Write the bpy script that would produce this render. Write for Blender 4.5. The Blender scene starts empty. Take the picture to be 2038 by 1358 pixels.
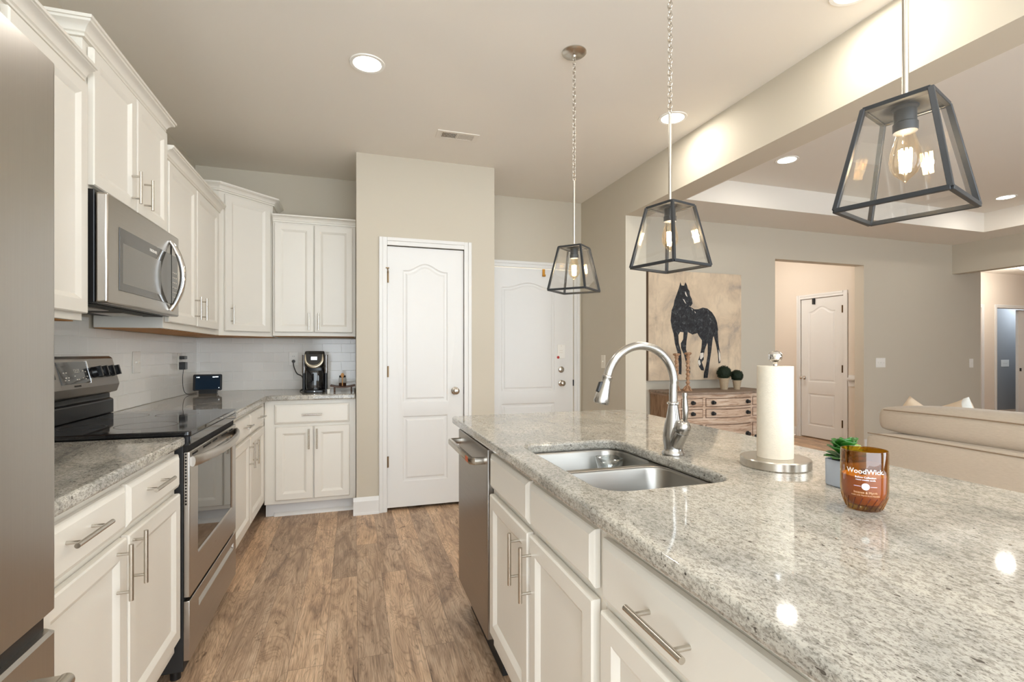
import bpy, bmesh, math, random
from mathutils import Vector, Matrix
random.seed(7)
PI = math.pi
SC = bpy.context.scene
COL = SC.collection

# ------------------------------------------------------------------ camera, world, exposure
CAM_Z = 1.225
cd = bpy.data.cameras.new('camera')
cd.sensor_width = 36.0
cd.lens = 990.0 / 2038.0 * 36.0
cd.shift_y = (701.0 - 679.0) / 2038.0
cd.clip_start = 0.02
cam = bpy.data.objects.new('camera', cd)
COL.objects.link(cam)
cam.location = (0, 0, CAM_Z)
cam.rotation_euler = (PI / 2, 0, -0.309)
SC.camera = cam
SC.view_settings.view_transform = 'Standard'
SC.view_settings.look = 'None'
SC.view_settings.exposure = 0.28
SC.cycles.max_bounces = 16
SC.cycles.diffuse_bounces = 12
SC.cycles.transparent_max_bounces = 16
SC.view_settings.gamma = 1.0
SC.view_settings.use_curve_mapping = False
W = bpy.data.worlds.new('daylight')
SC.world = W
W.use_nodes = True
W.node_tree.nodes['Background'].inputs[0].default_value = (0.84, 0.93, 1.0, 1)
W.node_tree.nodes['Background'].inputs[1].default_value = 5.2
LAMP_W = 4.0       # recessed downlights
BULB_W = 14.0
HALL_W = 25.0

def lamp(name, kind, loc, power, color, size=0.1, rot=(0, 0, 0), spread=None):
    l = bpy.data.lights.new(name, kind)
    l.energy = power
    l.color = color
    if kind == 'AREA':
        l.shape = 'DISK'
        l.size = size
        if spread: l.spread = spread
    else:
        l.shadow_soft_size = size
    o = bpy.data.objects.new(name, l)
    COL.objects.link(o)
    o.location = loc
    o.rotation_euler = rot
    return o

# ------------------------------------------------------------------ materials
def srgb(r, g, b):
    f = lambda c: (c / 255.0) / 12.92 if c / 255.0 <= 0.04045 else ((c / 255.0 + 0.055) / 1.055) ** 2.4
    return (f(r), f(g), f(b), 1)

class NT:
    def __init__(s, name):
        s.m = bpy.data.materials.new(name)
        s.m.use_nodes = True
        s.t = s.m.node_tree
        s.b = s.t.nodes['Principled BSDF']
        s.out = s.t.nodes['Material Output']
    def n(s, typ, **kw):
        nd = s.t.nodes.new(typ)
        for k, v in kw.items():
            if k.startswith('_'): setattr(nd, k[1:], v)
            else: nd.inputs[k.replace('__', ' ')].default_value = v
        return nd
    def l(s, a, b): s.t.links.new(a, b)
    def obj(s, scale=(1, 1, 1), rot=(0, 0, 0)):
        tc = s.n('ShaderNodeTexCoord')
        geo = s.n('ShaderNodeNewGeometry')
        mp = s.n('ShaderNodeMapping')
        mp.inputs['Scale'].default_value = scale
        mp.inputs['Rotation'].default_value = rot
        s.l(tc.outputs['Object'], mp.inputs['Vector'])
        return mp.outputs[0]
    def noise(s, vec, scale, detail=3, rough=0.5, dist=0.0):
        nd = s.n('ShaderNodeTexNoise', Scale=scale, Detail=detail, Roughness=rough, Distortion=dist)
        s.l(vec, nd.inputs['Vector'])
        return nd.outputs['Fac']
    def ramp(s, fac, stops):
        r = s.n('ShaderNodeValToRGB')
        e = r.color_ramp.elements
        while len(e) < len(stops): e.new(0.5)
        for i, (p, c) in enumerate(stops):
            e[i].position = p
            e[i].color = c if len(c) == 4 else (*c, 1)
        s.l(fac, r.inputs[0])
        return r.outputs[0]
    def mix(s, fac, a, b, mode='MIX'):
        m = s.n('ShaderNodeMix', _data_type='RGBA', _blend_type=mode)
        for sock, v in ((m.inputs[0], fac), (m.inputs[6], a), (m.inputs[7], b)):
            if isinstance(v, (int, float)): sock.default_value = v
            elif isinstance(v, tuple): sock.default_value = v
            else: s.l(v, sock)
        return m.outputs[2]
    def math(s, op, a, b=0.0):
        m = s.n('ShaderNodeMath', _operation=op)
        for sock, v in ((m.inputs[0], a), (m.inputs[1], b)):
            if isinstance(v, (int, float)): sock.default_value = v
            else: s.l(v, sock)
        return m.outputs[0]
    def bump(s, h, strength=0.2, dist=0.002):
        b = s.n('ShaderNodeBump', Strength=strength, Distance=dist)
        s.l(h, b.inputs['Height'])
        s.l(b.outputs[0], s.b.inputs['Normal'])
    def base(s, c):
        if isinstance(c, tuple): s.b.inputs['Base Color'].default_value = c
        else: s.l(c, s.b.inputs['Base Color'])

def simple(name, col, rough=0.5, metal=0.0, var=0.04, vs=8.0, bump=0.0, bs=200.0, spec=0.5, emit=None, es=0.0, coat=0.0):
    t = NT(name)
    v = t.obj()
    f = t.noise(v, vs, 2)
    c2 = tuple(max(0, x * (1 - 2 * var)) for x in col[:3]) + (1,)
    t.base(t.mix(f, col, c2))
    t.b.inputs['Roughness'].default_value = rough
    t.b.inputs['Metallic'].default_value = metal
    t.b.inputs['Specular IOR Level'].default_value = spec
    t.b.inputs['Coat Weight'].default_value = coat
    if bump: t.bump(t.noise(v, bs, 3), bump, 0.001)
    if emit:
        t.b.inputs['Emission Color'].default_value = emit
        t.b.inputs['Emission Strength'].default_value = es
    return t.m

def brushed(name, col, rough=0.28, axis=2, var=0.03):
    t = NT(name)
    sc = [260, 260, 260]
    sc[axis] = 6
    v = t.obj(tuple(sc))
    f = t.noise(v, 1.0, 2)
    t.base(t.mix(f, col, tuple(x * (1 - var * 2) for x in col[:3]) + (1,)))
    r = t.n('ShaderNodeMapRange')
    t.l(f, r.inputs[0]); r.inputs[3].default_value = rough - 0.02; r.inputs[4].default_value = rough + 0.04
    t.l(r.outputs[0], t.b.inputs['Roughness'])
    t.b.inputs['Metallic'].default_value = 1.0
    return t.m

def glassy(name, tint=(1, 1, 1, 1), rough=0.02, refl=0.06, edge=0.5):
    """thin glass: see-through with a Fresnel-like mirror, no refraction"""
    t = NT(name)
    t.t.nodes.remove(t.b)
    tr = t.n('ShaderNodeBsdfTransparent'); tr.inputs[0].default_value = tint
    gl = t.n('ShaderNodeBsdfGlossy'); gl.inputs['Roughness'].default_value = rough
    gl.inputs[0].default_value = (1, 1, 1, 1)
    lw = t.n('ShaderNodeLayerWeight', Blend=0.5)
    p = t.math('POWER', lw.outputs['Facing'], 3.0)
    f = t.math('ADD', t.math('MULTIPLY', p, edge), refl)
    mx = t.n('ShaderNodeMixShader')
    t.l(f, mx.inputs[0]); t.l(tr.outputs[0], mx.inputs[1]); t.l(gl.outputs[0], mx.inputs[2])
    t.l(mx.outputs[0], t.out.inputs[0])
    return t.m

def emissive(name, col, s):
    t = NT(name)
    t.b.inputs['Base Color'].default_value = col
    t.b.inputs['Emission Color'].default_value = col
    t.b.inputs['Emission Strength'].default_value = s
    return t.m

def granite(name, veiny=0.35, lift=1.0):
    t = NT(name)
    v = t.obj((1, 1, 1), (0, 0, 0.55))
    vs = t.obj((1, 0.60, 1), (0, 0, -0.95))
    warp = t.noise(v, 2.2, 3)
    big = t.noise(vs, 6.0, 5, 0.6, 0.8)
    base = t.ramp(big, [(0.30, srgb(148, 146, 140)), (0.50, srgb(172, 168, 160)), (0.68, srgb(185, 180, 170))])
    mid = t.noise(vs, 165, 4, 0.65, 0.4)
    midc = t.ramp(mid, [(0.38, (0.50, 0.49, 0.47, 1)), (0.54, (1.04, 1.04, 1.04, 1))])
    c = t.mix(0.8, base, midc, 'MULTIPLY')
    fine = t.noise(vs, 420, 3, 0.6, 0.2)
    fc = t.ramp(fine, [(0.34, (0.30, 0.29, 0.28, 1)), (0.46, (1, 1, 1, 1)), (0.66, (1.0, 1.0, 1.0, 1)), (0.75, (1.10, 1.10, 1.08, 1))])
    c = t.mix(0.8, c, fc, 'MULTIPLY')
    dots = t.noise(vs, 95, 2, 0.5, 0.0)
    c = t.mix(0.9, c, t.ramp(dots, [(0.285, (0.20, 0.18, 0.17, 1)), (0.315, (1, 1, 1, 1))]), 'MULTIPLY')
    vein = t.noise(vs, 3.2, 6, 0.65, 2.5)
    vc = t.ramp(vein, [(0.44, (1, 1, 1, 1)), (0.50, (0.52, 0.53, 0.54, 1)), (0.56, (1, 1, 1, 1))])
    c = t.mix(veiny, c, vc, 'MULTIPLY')
    c = t.mix(1.0, c, (lift, lift, lift * 0.99, 1), 'MULTIPLY')
    t.base(c)
    t.b.inputs['Roughness'].default_value = 0.055
    t.b.inputs['Specular IOR Level'].default_value = 0.55
    return t.m

def wood_floor():
    t = NT('wood_plank_floor')
    tc = t.n('ShaderNodeTexCoord')
    sep = t.n('ShaderNodeSeparateXYZ'); t.l(tc.outputs['Object'], sep.inputs[0])
    cmb = t.n('ShaderNodeCombineXYZ'); t.l(sep.outputs[1], cmb.inputs[0]); t.l(sep.outputs[0], cmb.inputs[1])
    br = t.n('ShaderNodeTexBrick', Scale=1.0)
    br.offset = 0.37; br.offset_frequency = 2
    br.inputs['Brick Width'].default_value = 1.22
    br.inputs['Row Height'].default_value = 0.13
    br.inputs['Mortar Size'].default_value = 0.0009
    br.inputs['Mortar Smooth'].default_value = 0.1
    br.inputs['Color1'].default_value = (0, 0, 0, 1)
    br.inputs['Color2'].default_value = (1, 1, 1, 1)
    br.inputs['Mortar'].default_value = (0.5, 0.5, 0.5, 1)
    t.l(cmb.outputs[0], br.inputs['Vector'])
    plank = br.outputs['Color']
    off = t.n('ShaderNodeVectorMath', _operation='SCALE'); t.l(plank, off.inputs[0]); off.inputs['Scale'].default_value = 13.0
    add = t.n('ShaderNodeVectorMath', _operation='ADD'); t.l(tc.outputs['Object'], add.inputs[0]); t.l(off.outputs[0], add.inputs[1])
    def mp(sc):
        m = t.n('ShaderNodeMapping'); m.inputs['Scale'].default_value = sc; t.l(add.outputs[0], m.inputs[0]); return m.outputs[0]
    blot = t.noise(mp((11, 2.4, 1)), 1.0, 5, 0.65, 1.4)
    # contour rings of a slow noise give cathedral grain
    slow = t.noise(mp((7.5, 1.3, 1)), 1.0, 2, 0.5, 0.8)
    rings = t.math('FRACT', t.math('MULTIPLY', slow, 30.0))
    ring = t.math('ABSOLUTE', t.math('SUBTRACT', rings, 0.5))
    fine = t.noise(mp((210, 6, 1)), 1.0, 4, 0.7)
    crk = t.noise(mp((16, 4.5, 1)), 1.0, 4, 0.6, 1.0)
    crack = t.math('ABSOLUTE', t.math('SUBTRACT', crk, 0.5))
    cmask = t.noise(mp((7, 3.0, 1)), 1.0, 2, 0.5)
    crack = t.math('ADD', crack, t.math('MULTIPLY', t.math('LESS_THAN', cmask, 0.60), 0.2))
    knot = t.noise(mp((13, 5, 1)), 1.0, 3, 0.7, 1.5)
    c = t.ramp(blot, [(0.28, srgb(136, 114, 97)), (0.40, srgb(172, 144, 119)), (0.52, srgb(198, 169, 140)), (0.70, srgb(220, 194, 166))])
    c = t.mix(0.75, c, t.ramp(ring, [(0.0, (0.64, 0.60, 0.57, 1)), (0.22, (1, 1, 1, 1))]), 'MULTIPLY')
    c = t.mix(0.7, c, t.ramp(fine, [(0.36, (0.55, 0.52, 0.49, 1)), (0.56, (1.08, 1.08, 1.08, 1))]), 'MULTIPLY')
    c = t.mix(0.8, c, t.ramp(crack, [(0.0, (0.28, 0.23, 0.20, 1)), (0.010, (1, 1, 1, 1))]), 'MULTIPLY')
    c = t.mix(1.0, c, t.ramp(knot, [(0.27, (0.30, 0.25, 0.22, 1)), (0.36, (1, 1, 1, 1))]), 'MULTIPLY')
    c = t.mix(1.0, c, t.ramp(plank, [(0.0, (0.80, 0.80, 0.82, 1)), (0.5, (1.02, 1.01, 1.0, 1)), (1.0, (1.20, 1.17, 1.13, 1))]), 'MULTIPLY')
    c = t.mix(t.math('MULTIPLY', br.outputs['Fac'], 0.7), c, (0.10, 0.07, 0.05, 1))
    t.base(c)
    t.b.inputs['Roughness'].default_value = 0.42
    t.b.inputs['Specular IOR Level'].default_value = 0.4
    t.bump(fine, 0.12, 0.001)
    return t.m

def tiles():
    t = NT('white_subway_tile')
    tc = t.n('ShaderNodeTexCoord')
    sep = t.n('ShaderNodeSeparateXYZ'); t.l(tc.outputs['Object'], sep.inputs[0])
    x = t.math('ADD', t.math('SUBTRACT', sep.outputs[0], sep.outputs[1]), 0.03)
    cmb = t.n('ShaderNodeCombineXYZ'); t.l(x, cmb.inputs[0]); t.l(sep.outputs[2], cmb.inputs[1])
    br = t.n('ShaderNodeTexBrick', Scale=1.0)
    br.inputs['Brick Width'].default_value = 0.154
    br.inputs['Row Height'].default_value = 0.0775
    br.inputs['Mortar Size'].default_value = 0.0016
    br.inputs['Mortar Smooth'].default_value = 0.4
    br.inputs['Color1'].default_value = srgb(230, 228, 223)
    br.inputs['Color2'].default_value = srgb(235, 233, 228)
    br.inputs['Mortar'].default_value = srgb(255, 254, 250)
    t.l(cmb.outputs[0], br.inputs['Vector'])
    t.base(br.outputs['Color'])
    t.b.inputs['Roughness'].default_value = 0.10
    inv = t.math('SUBTRACT', 1.0, br.outputs['Fac'])
    t.bump(inv, 0.8, 0.002)
    return t.m

def painted_canvas():
    t = NT('painted_canvas')
    v = t.obj()
    n1 = t.noise(v, 3.2, 6, 0.6, 0.6)
    c = t.ramp(n1, [(0.32, srgb(170, 156, 142)), (0.45, srgb(204, 184, 158)), (0.62, srgb(222, 202, 174))])
    n2 = t.noise(t.obj((9, 9, 2.5)), 1.0, 4, 0.7)
    c = t.mix(0.5, c, t.ramp(n2, [(0.33, (0.62, 0.60, 0.62, 1)), (0.48, (1, 1, 1, 1))]), 'MULTIPLY')
    t.base(c)
    t.b.inputs['Roughness'].default_value = 0.85
    return t.m

def washed_wood(name, a, b, c3, sc=(3, 3, 22), axis_hint=0):
    t = NT(name)
    v = t.obj(sc)
    f = t.noise(v, 2.0, 5, 0.65, 0.6)
    t.base(t.ramp(f, [(0.30, a), (0.48, b), (0.66, c3)]))
    t.b.inputs['Roughness'].default_value = 0.7
    t.bump(f, 0.2, 0.001)
    return t.m

def linen():
    t = NT('beige_linen')
    v = t.obj((90, 40, 420))
    f = t.noise(v, 1.0, 3)
    g = t.noise(t.obj(), 260, 2)
    t.base(t.mix(f, srgb(204, 191, 173), srgb(180, 166, 148)))
    t.b.inputs['Roughness'].default_value = 0.95
    t.b.inputs['Sheen Weight'].default_value = 0.2
    t.bump(t.math('ADD', f, g), 0.35, 0.002)
    return t.m

M = {}
M['wall'] = simple('greige_wall_paint', srgb(198, 190, 174), 0.75, var=0.01, vs=3, bump=0.05, bs=350, spec=0.25)
M['wallhall'] = simple('cream_hall_paint', srgb(220, 210, 197), 0.75, var=0.01, vs=3, spec=0.25)
M['wallgrey'] = simple('blue_grey_room_paint', srgb(150, 152, 154), 0.8, var=0.01, vs=3, spec=0.2)
M['ceil'] = simple('ceiling_paint', srgb(230, 225, 216), 0.9, var=0.01, vs=3, bump=0.08, bs=120, spec=0.15)
M['trim'] = simple('white_trim_paint', srgb(224, 223, 220), 0.35, var=0.01, spec=0.45)
M['cab'] = simple('off_white_cabinet_paint', srgb(230, 226, 217), 0.33, var=0.012, spec=0.45)
M['cabin'] = simple('raw_cabinet_underside_wood', srgb(190, 132, 66), 0.6, var=0.12, vs=20)
M['granite'] = granite('grey_granite_island', 0.25, 1.13)
M['granite2'] = granite('grey_granite_veined', 0.6, 1.28)
M['floor'] = wood_floor()
M['tile'] = tiles()
M['steel'] = brushed('brushed_steel_vertical', (0.50, 0.475, 0.44, 1), 0.30, 2)
M['steelh'] = brushed('brushed_steel_along', (0.52, 0.49, 0.455, 1), 0.28, 1)
M['steeld'] = brushed('brushed_dark_steel', (0.36, 0.335, 0.31, 1), 0.30, 1)
M['sink'] = brushed('sink_steel', (0.33, 0.315, 0.29, 1), 0.30, 0)
M['nickel'] = brushed('brushed_nickel', (0.60, 0.56, 0.50, 1), 0.25, 2)
M['faucet'] = brushed('brushed_faucet_steel', (0.50, 0.485, 0.46, 1), 0.25, 2)
M['chrome'] = simple('polished_chrome', (0.75, 0.74, 0.73, 1), 0.06, 1.0, var=0.0)
M['bronze'] = simple('aged_brass_hinge', srgb(120, 98, 72), 0.4, 1.0)
M['black'] = simple('black_plastic', (0.012, 0.012, 0.013, 1), 0.28, var=0.05)
M['blackmatte'] = simple('matte_black', (0.015, 0.015, 0.015, 1), 0.6, var=0.05)
M['blackglass'] = simple('black_ceramic_glass', (0.010, 0.010, 0.011, 1), 0.05, var=0.0, spec=0.7)
M['window'] = simple('dark_oven_glass', (0.018, 0.017, 0.016, 1), 0.04, var=0.0, spec=1.0)
M['mwglass'] = simple('grey_microwave_glass', (0.085, 0.08, 0.072, 1), 0.06, var=0.02, spec=0.8)
M['mwmesh'] = simple('grey_window_screen', (0.20, 0.19, 0.17, 1), 0.15, var=0.06, vs=300, spec=0.6)
M['lampmetal'] = simple('dark_grey_lantern_metal', (0.040, 0.043, 0.047, 1), 0.42, 0.5, var=0.1, vs=40)
M['glass'] = glassy('clear_lantern_glass', (0.97, 0.975, 0.97, 1), 0.01, 0.07, 0.6)
M['bulb'] = glassy('amber_bulb_glass', (1.0, 0.90, 0.74, 1), 0.02, 0.05, 0.55)
M['filament'] = emissive('glowing_filament', (1.0, 0.80, 0.50, 1), 45.0)
M['downlight'] = emissive('downlight_lens', (1.0, 0.93, 0.82, 1), 14.0)
M['dome'] = emissive('lit_opal_glass', (1.0, 0.93, 0.84, 1), 3.0)
M['white'] = simple('white_plastic', srgb(236, 234, 228), 0.35, var=0.01)
M['cream'] = simple('cream_plastic', srgb(226, 220, 206), 0.4, var=0.01)
M['jar'] = glassy('clear_jar_glass', (0.93, 0.93, 0.92, 1), 0.03, 0.08, 0.7)
M['clearplastic'] = glassy('clear_plastic', (0.88, 0.90, 0.90, 1), 0.06, 0.12, 0.7)
M['amber'] = glassy('amber_glass', (0.72, 0.50, 0.13, 1), 0.03, 0.07, 0.5)
M['wax'] = simple('amber_candle_wax', srgb(255, 222, 120), 0.5, var=0.05)
M['print'] = simple('white_printed_ink', srgb(240, 238, 232), 0.6, var=0.0, emit=None)
M['printo'] = simple('pale_orange_printed_ink', srgb(240, 200, 140), 0.6, var=0.0)
M['paper'] = simple('paper_towel', srgb(222, 213, 196), 0.95, var=0.05, vs=90, bump=0.8, bs=260)
M['canvas'] = painted_canvas()
M['canvasedge'] = simple('brown_canvas_edge', srgb(120, 98, 80), 0.8, var=0.1)
M['horse'] = NT('black_horse_paint')
_v = M['horse'].obj(); _f = M['horse'].noise(_v, 28, 5, 0.7, 0.8)
M['horse'].base(M['horse'].ramp(_f, [(0.40, (0.012, 0.012, 0.014, 1)), (0.58, (0.035, 0.037, 0.042, 1)), (0.74, (0.20, 0.20, 0.20, 1))]))
M['horse'].b.inputs['Roughness'].default_value = 0.8
M['horse'] = M['horse'].m
M['sbwood'] = washed_wood('whitewashed_wood', srgb(140, 106, 84), srgb(196, 168, 144), srgb(216, 196, 176), (3, 3, 26))
M['sbside'] = washed_wood('brown_rustic_wood', srgb(112, 82, 60), srgb(154, 120, 92), srgb(182, 150, 120), (18, 18, 2.5))
M['sbtop'] = washed_wood('grey_brown_wood_top', srgb(112, 94, 80), srgb(142, 122, 106), srgb(160, 142, 126), (3, 16, 3))
M['groove'] = simple('dark_wood_joint', srgb(104, 76, 58), 0.8, var=0.1)
M['candlewood'] = washed_wood('carved_candlestick_wood', srgb(120, 88, 64), srgb(176, 136, 104), srgb(204, 172, 140), (30, 30, 30))
M['pot'] = simple('pale_clay_pot', srgb(186, 166, 138), 0.85, var=0.1, vs=60, bump=0.3)
M['topiary'] = simple('dark_green_topiary', srgb(24, 44, 18), 0.7, var=0.3, vs=60)
M['leaf'] = simple('glossy_green_leaf', srgb(46, 112, 34), 0.3, var=0.25, vs=40)
M['leafl'] = simple('light_green_leaf', srgb(146, 190, 76), 0.35, var=0.15, vs=40)
M['soil'] = simple('dark_soil', srgb(50, 38, 28), 0.95, var=0.3, vs=90)
M['bluepot'] = simple('pale_blue_grey_pot', srgb(176, 188, 204), 0.45, var=0.03)
M['linen'] = linen()
M['seam'] = simple('shaded_seam_cord', srgb(146, 126, 104), 0.95, var=0.05)  # darker than the linen: seam shading put into the cord colour
M['pillow'] = simple('cream_pillow_cotton', srgb(228, 208, 182), 0.9, var=0.05, vs=30, bump=0.3)
M['lace'] = simple('white_woven_trim', srgb(232, 232, 226), 0.9, var=0.1, vs=160, bump=0.6, bs=120)
M['walnut'] = simple('walnut_wood', srgb(104, 70, 46), 0.5, var=0.2, vs=30)
M['honeywood'] = simple('light_wood_spoon', srgb(204, 146, 78), 0.6, var=0.1, vs=30)
M['darkspice'] = simple('brown_jar_contents', srgb(84, 46, 28), 0.8, var=0.3, vs=160)
M['screen'] = simple('dim_blue_screen', (0.004, 0.008, 0.014, 1), 0.12, var=0.3, vs=30, emit=(0.04, 0.09, 0.16, 1), es=0.10)
M['lcd'] = emissive('lit_small_display', (0.75, 0.86, 1.0, 1), 1.3)
M['lcdtext'] = emissive('lit_white_text', (0.85, 0.95, 1.0, 1), 1.1)
M['chromeband'] = simple('champagne_metal_band', srgb(206, 196, 176), 0.25, 0.8, var=0.03)
M['smoke'] = glassy('smoky_water_tank', (0.52, 0.47, 0.43, 1), 0.05, 0.1, 0.6)
M['orange'] = simple('orange_brass_hook', srgb(196, 138, 44), 0.4, 0.4)
M['red'] = simple('red_sticker', srgb(178, 40, 34), 0.5)
M['rust'] = simple('orange_worn_label', srgb(196, 92, 48), 0.5)
M['vent'] = simple('cream_vent_metal', srgb(228, 221, 210), 0.5)
M['dark'] = simple('dark_void', (0.01, 0.009, 0.008, 1), 0.9)
M['toe'] = simple('white_toe_kick', srgb(220, 220, 220), 0.5, var=0.02)

# ------------------------------------------------------------------ geometry helpers
def BM(): return bmesh.new()
def V3(*a): return Vector(a)

def root_of(o):
    while o.parent: o = o.parent
    return o

def build(bm, name, mat, parent=None, smooth=True, bevel=0.0, seg=2, ang=0.6, label=None, solid=0.0, tri=False):
    bmesh.ops.recalc_face_normals(bm, faces=bm.faces[:])
    if parent is not None:
        off = root_of(parent).location.copy()
    else:
        xs = [v.co for v in bm.verts]
        off = Vector(((min(c.x for c in xs) + max(c.x for c in xs)) / 2, (min(c.y for c in xs) + max(c.y for c in xs)) / 2, min(c.z for c in xs)))
    for v in bm.verts: v.co -= off
    me = bpy.data.meshes.new(name)
    bm.to_mesh(me); bm.free()
    me.materials.append(M[mat] if isinstance(mat, str) else mat)
    if smooth:
        me.polygons.foreach_set('use_smooth', [True] * len(me.polygons))
        me.set_sharp_from_angle(angle=ang)
    o = bpy.data.objects.new(name, me)
    COL.objects.link(o)
    if parent is not None: o.parent = parent
    else: o.location = off
    if solid:
        s = o.modifiers.new('solidify', 'SOLIDIFY'); s.thickness = solid; s.offset = 0
    if bevel:
        b = o.modifiers.new('bevel', 'BEVEL'); b.width = bevel; b.segments = seg
        b.limit_method = 'ANGLE'; b.angle_limit = 0.7
        b.harden_normals = False
    if label: o['label'] = label
    return o

def thing(name, label, cat, loc=(0, 0, 0), group=None):
    o = bpy.data.objects.new(name, None)
    COL.objects.link(o)
    o.empty_display_size = 0.05
    o.location = loc
    o['label'] = label; o['category'] = cat
    if group: o['group'] = group
    return o

def tag(o, label, cat, group=None):
    o['label'] = label; o['category'] = cat
    if group: o['group'] = group
    return o

def struct(bm, name, mat, **k):
    o = build(bm, name, mat, None, **k)
    o['kind'] = 'structure'
    return o

def copy_tree(o, parent=None):
    c = o.copy(); COL.objects.link(c); c.parent = parent
    for ch in list(o.children): copy_tree(ch, c)
    return c

def hexa(bm, P):
    v = [bm.verts.new(p) for p in P]
    for f in ((0, 3, 2, 1), (4, 5, 6, 7), (0, 1, 5, 4), (1, 2, 6, 5), (2, 3, 7, 6), (3, 0, 4, 7)):
        bm.faces.new([v[i] for i in f])

def box(bm, x0, x1, y0, y1, z0, z1):
    hexa(bm, [(x0, y0, z0), (x1, y0, z0), (x1, y1, z0), (x0, y1, z0), (x0, y0, z1), (x1, y0, z1), (x1, y1, z1), (x0, y1, z1)])

class Fr:
    """a wall-plane frame: u along, v up, n out of the plane"""
    def __init__(s, o, U):
        s.o = Vector(o); s.U = Vector(U).normalized(); s.N = s.U.cross(Vector((0, 0, 1)))
    def __call__(s, u, v, n=0.0): return s.o + s.U * u + Vector((0, 0, v)) + s.N * n

def fbox(bm, F, u0, u1, v0, v1, n0, n1):
    hexa(bm, [F(u0, v0, n0), F(u1, v0, n0), F(u1, v0, n1), F(u0, v0, n1), F(u0, v1, n0), F(u1, v1, n0), F(u1, v1, n1), F(u0, v1, n1)])

def ring(bm, pts): return [bm.verts.new(p) for p in pts]
def bridge(bm, a, b):
    n = len(a)
    for i in range(n): bm.faces.new((a[i], a[(i + 1) % n], b[(i + 1) % n], b[i]))

def loft(bm, rings, cap0=True, cap1=True):
    rr = [ring(bm, r) for r in rings]
    for a, b in zip(rr, rr[1:]): bridge(bm, a, b)
    if cap0: bm.faces.new(rr[0][::-1])
    if cap1: bm.faces.new(rr[-1])
    return rr

def frect(F, u0, u1, v0, v1, i, n):
    return [F(u0 + i, v0 + i, n), F(u1 - i, v0 + i, n), F(u1 - i, v1 - i, n), F(u0 + i, v1 - i, n)]

def panel_door(bm, F, u0, u1, v0, v1, t=0.02, stile=0.052, deep=0.011, n0=0.0035):
    prof = [(0, 0), (0, t - 0.004), (0.004, t), (stile - 0.006, t), (stile, t - 0.003), (stile + 0.008, t - deep + 0.002), (stile + 0.011, t - deep)]
    loft(bm, [frect(F, u0, u1, v0, v1, i, n0 + n) for i, n in prof])

def slab_front(bm, F, u0, u1, v0, v1, t=0.02, n0=0.0035):
    prof = [(0, 0), (0, t - 0.009), (0.003, t - 0.006), (0.011, t - 0.002), (0.014, t)]
    loft(bm, [frect(F, u0, u1, v0, v1, i, n0 + n) for i, n in prof])

def circle(c, ax, r, seg, e1=None):
    ax = Vector(ax).normalized()
    a = e1 if e1 is not None else (Vector((0, 0, 1)) if abs(ax.z) < 0.9 else Vector((1, 0, 0)))
    a = (a - ax * a.dot(ax)).normalized(); b = ax.cross(a)
    return [Vector(c) + a * (r * math.cos(2 * PI * k / seg)) + b * (r * math.sin(2 * PI * k / seg)) for k in range(seg)]

def cyl(bm, p0, p1, r, seg=16, r1=None):
    p0, p1 = Vector(p0), Vector(p1)
    loft(bm, [circle(p0, p1 - p0, r, seg), circle(p1, p1 - p0, r if r1 is None else r1, seg)])

def lathe(bm, c, prof, seg=32, axis=(0, 0, 1), cap0=True, cap1=True):
    c = Vector(c); ax = Vector(axis).normalized()
    return loft(bm, [circle(c + ax * z, ax, max(r, 1e-5), seg) for r, z in prof], cap0, cap1)

def tube(bm, pts, r, seg=10, closed=False):
    pts = [Vector(p) for p in pts]
    n = len(pts)
    rr = r if isinstance(r, (list, tuple)) else [r] * n
    tan = []
    for i in range(n):
        if closed: d = pts[(i + 1) % n] - pts[i - 1]
        else: d = pts[min(i + 1, n - 1)] - pts[max(i - 1, 0)]
        tan.append(d.normalized())
    e = Vector((0, 0, 1)) if abs(tan[0].z) < 0.9 else Vector((1, 0, 0))
    rings = []
    for i in range(n):
        e = (e - tan[i] * e.dot(tan[i])).normalized()
        rings.append(ring(bm, circle(pts[i], tan[i], rr[i], seg, e)))
    for a, b in zip(rings, rings[1:]): bridge(bm, a, b)
    if closed: bridge(bm, rings[-1], rings[0])
    else:
        bm.faces.new(rings[0][::-1]); bm.faces.new(rings[-1])

def spline(pts, k=8):
    P = [Vector(p) for p in pts]
    P = [P[0] * 2 - P[1]] + P + [P[-1] * 2 - P[-2]]
    out = []
    for i in range(1, len(P) - 2):
        for j in range(k):
            t = j / k
            a, b, c, d = P[i - 1], P[i], P[i + 1], P[i + 2]
            out.append(0.5 * ((2 * b) + (c - a) * t + (2 * a - 5 * b + 4 * c - d) * t * t + (3 * b - a - 3 * c + d) * t ** 3))
    out.append(P[-2])
    return out

def rrect(x0, x1, y0, y1, r, k=6):
    pts = []
    for cx, cy, a0 in ((x1 - r, y0 + r, -90), (x1 - r, y1 - r, 0), (x0 + r, y1 - r, 90), (x0 + r, y0 + r, 180)):
        for j in range(k + 1):
            a = math.radians(a0 + 90 * j / k)
            pts.append((cx + r * math.cos(a), cy + r * math.sin(a)))
    return pts

def fill_loops(bm, loops):
    """fill between already made vertex loops (outer first, then holes)"""
    edges = []
    for L in loops:
        for i in range(len(L)):
            e = bm.edges.get((L[i], L[(i + 1) % len(L)])) or bm.edges.new((L[i], L[(i + 1) % len(L)]))
            edges.append(e)
    bmesh.ops.triangle_fill(bm, use_beauty=True, use_dissolve=True, edges=edges)

def plate(bm, outer, holes, z0, z1):
    """flat plate with holes from 2D outlines"""
    for z in (z0, z1):
        Ls = [ring(bm, [(p[0], p[1], z) for p in L]) for L in [outer] + holes]
        fill_loops(bm, Ls)
        if z == z0: low = Ls
        else: high = Ls
    for a, b in zip(low, high): bridge(bm, a, b)

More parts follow.
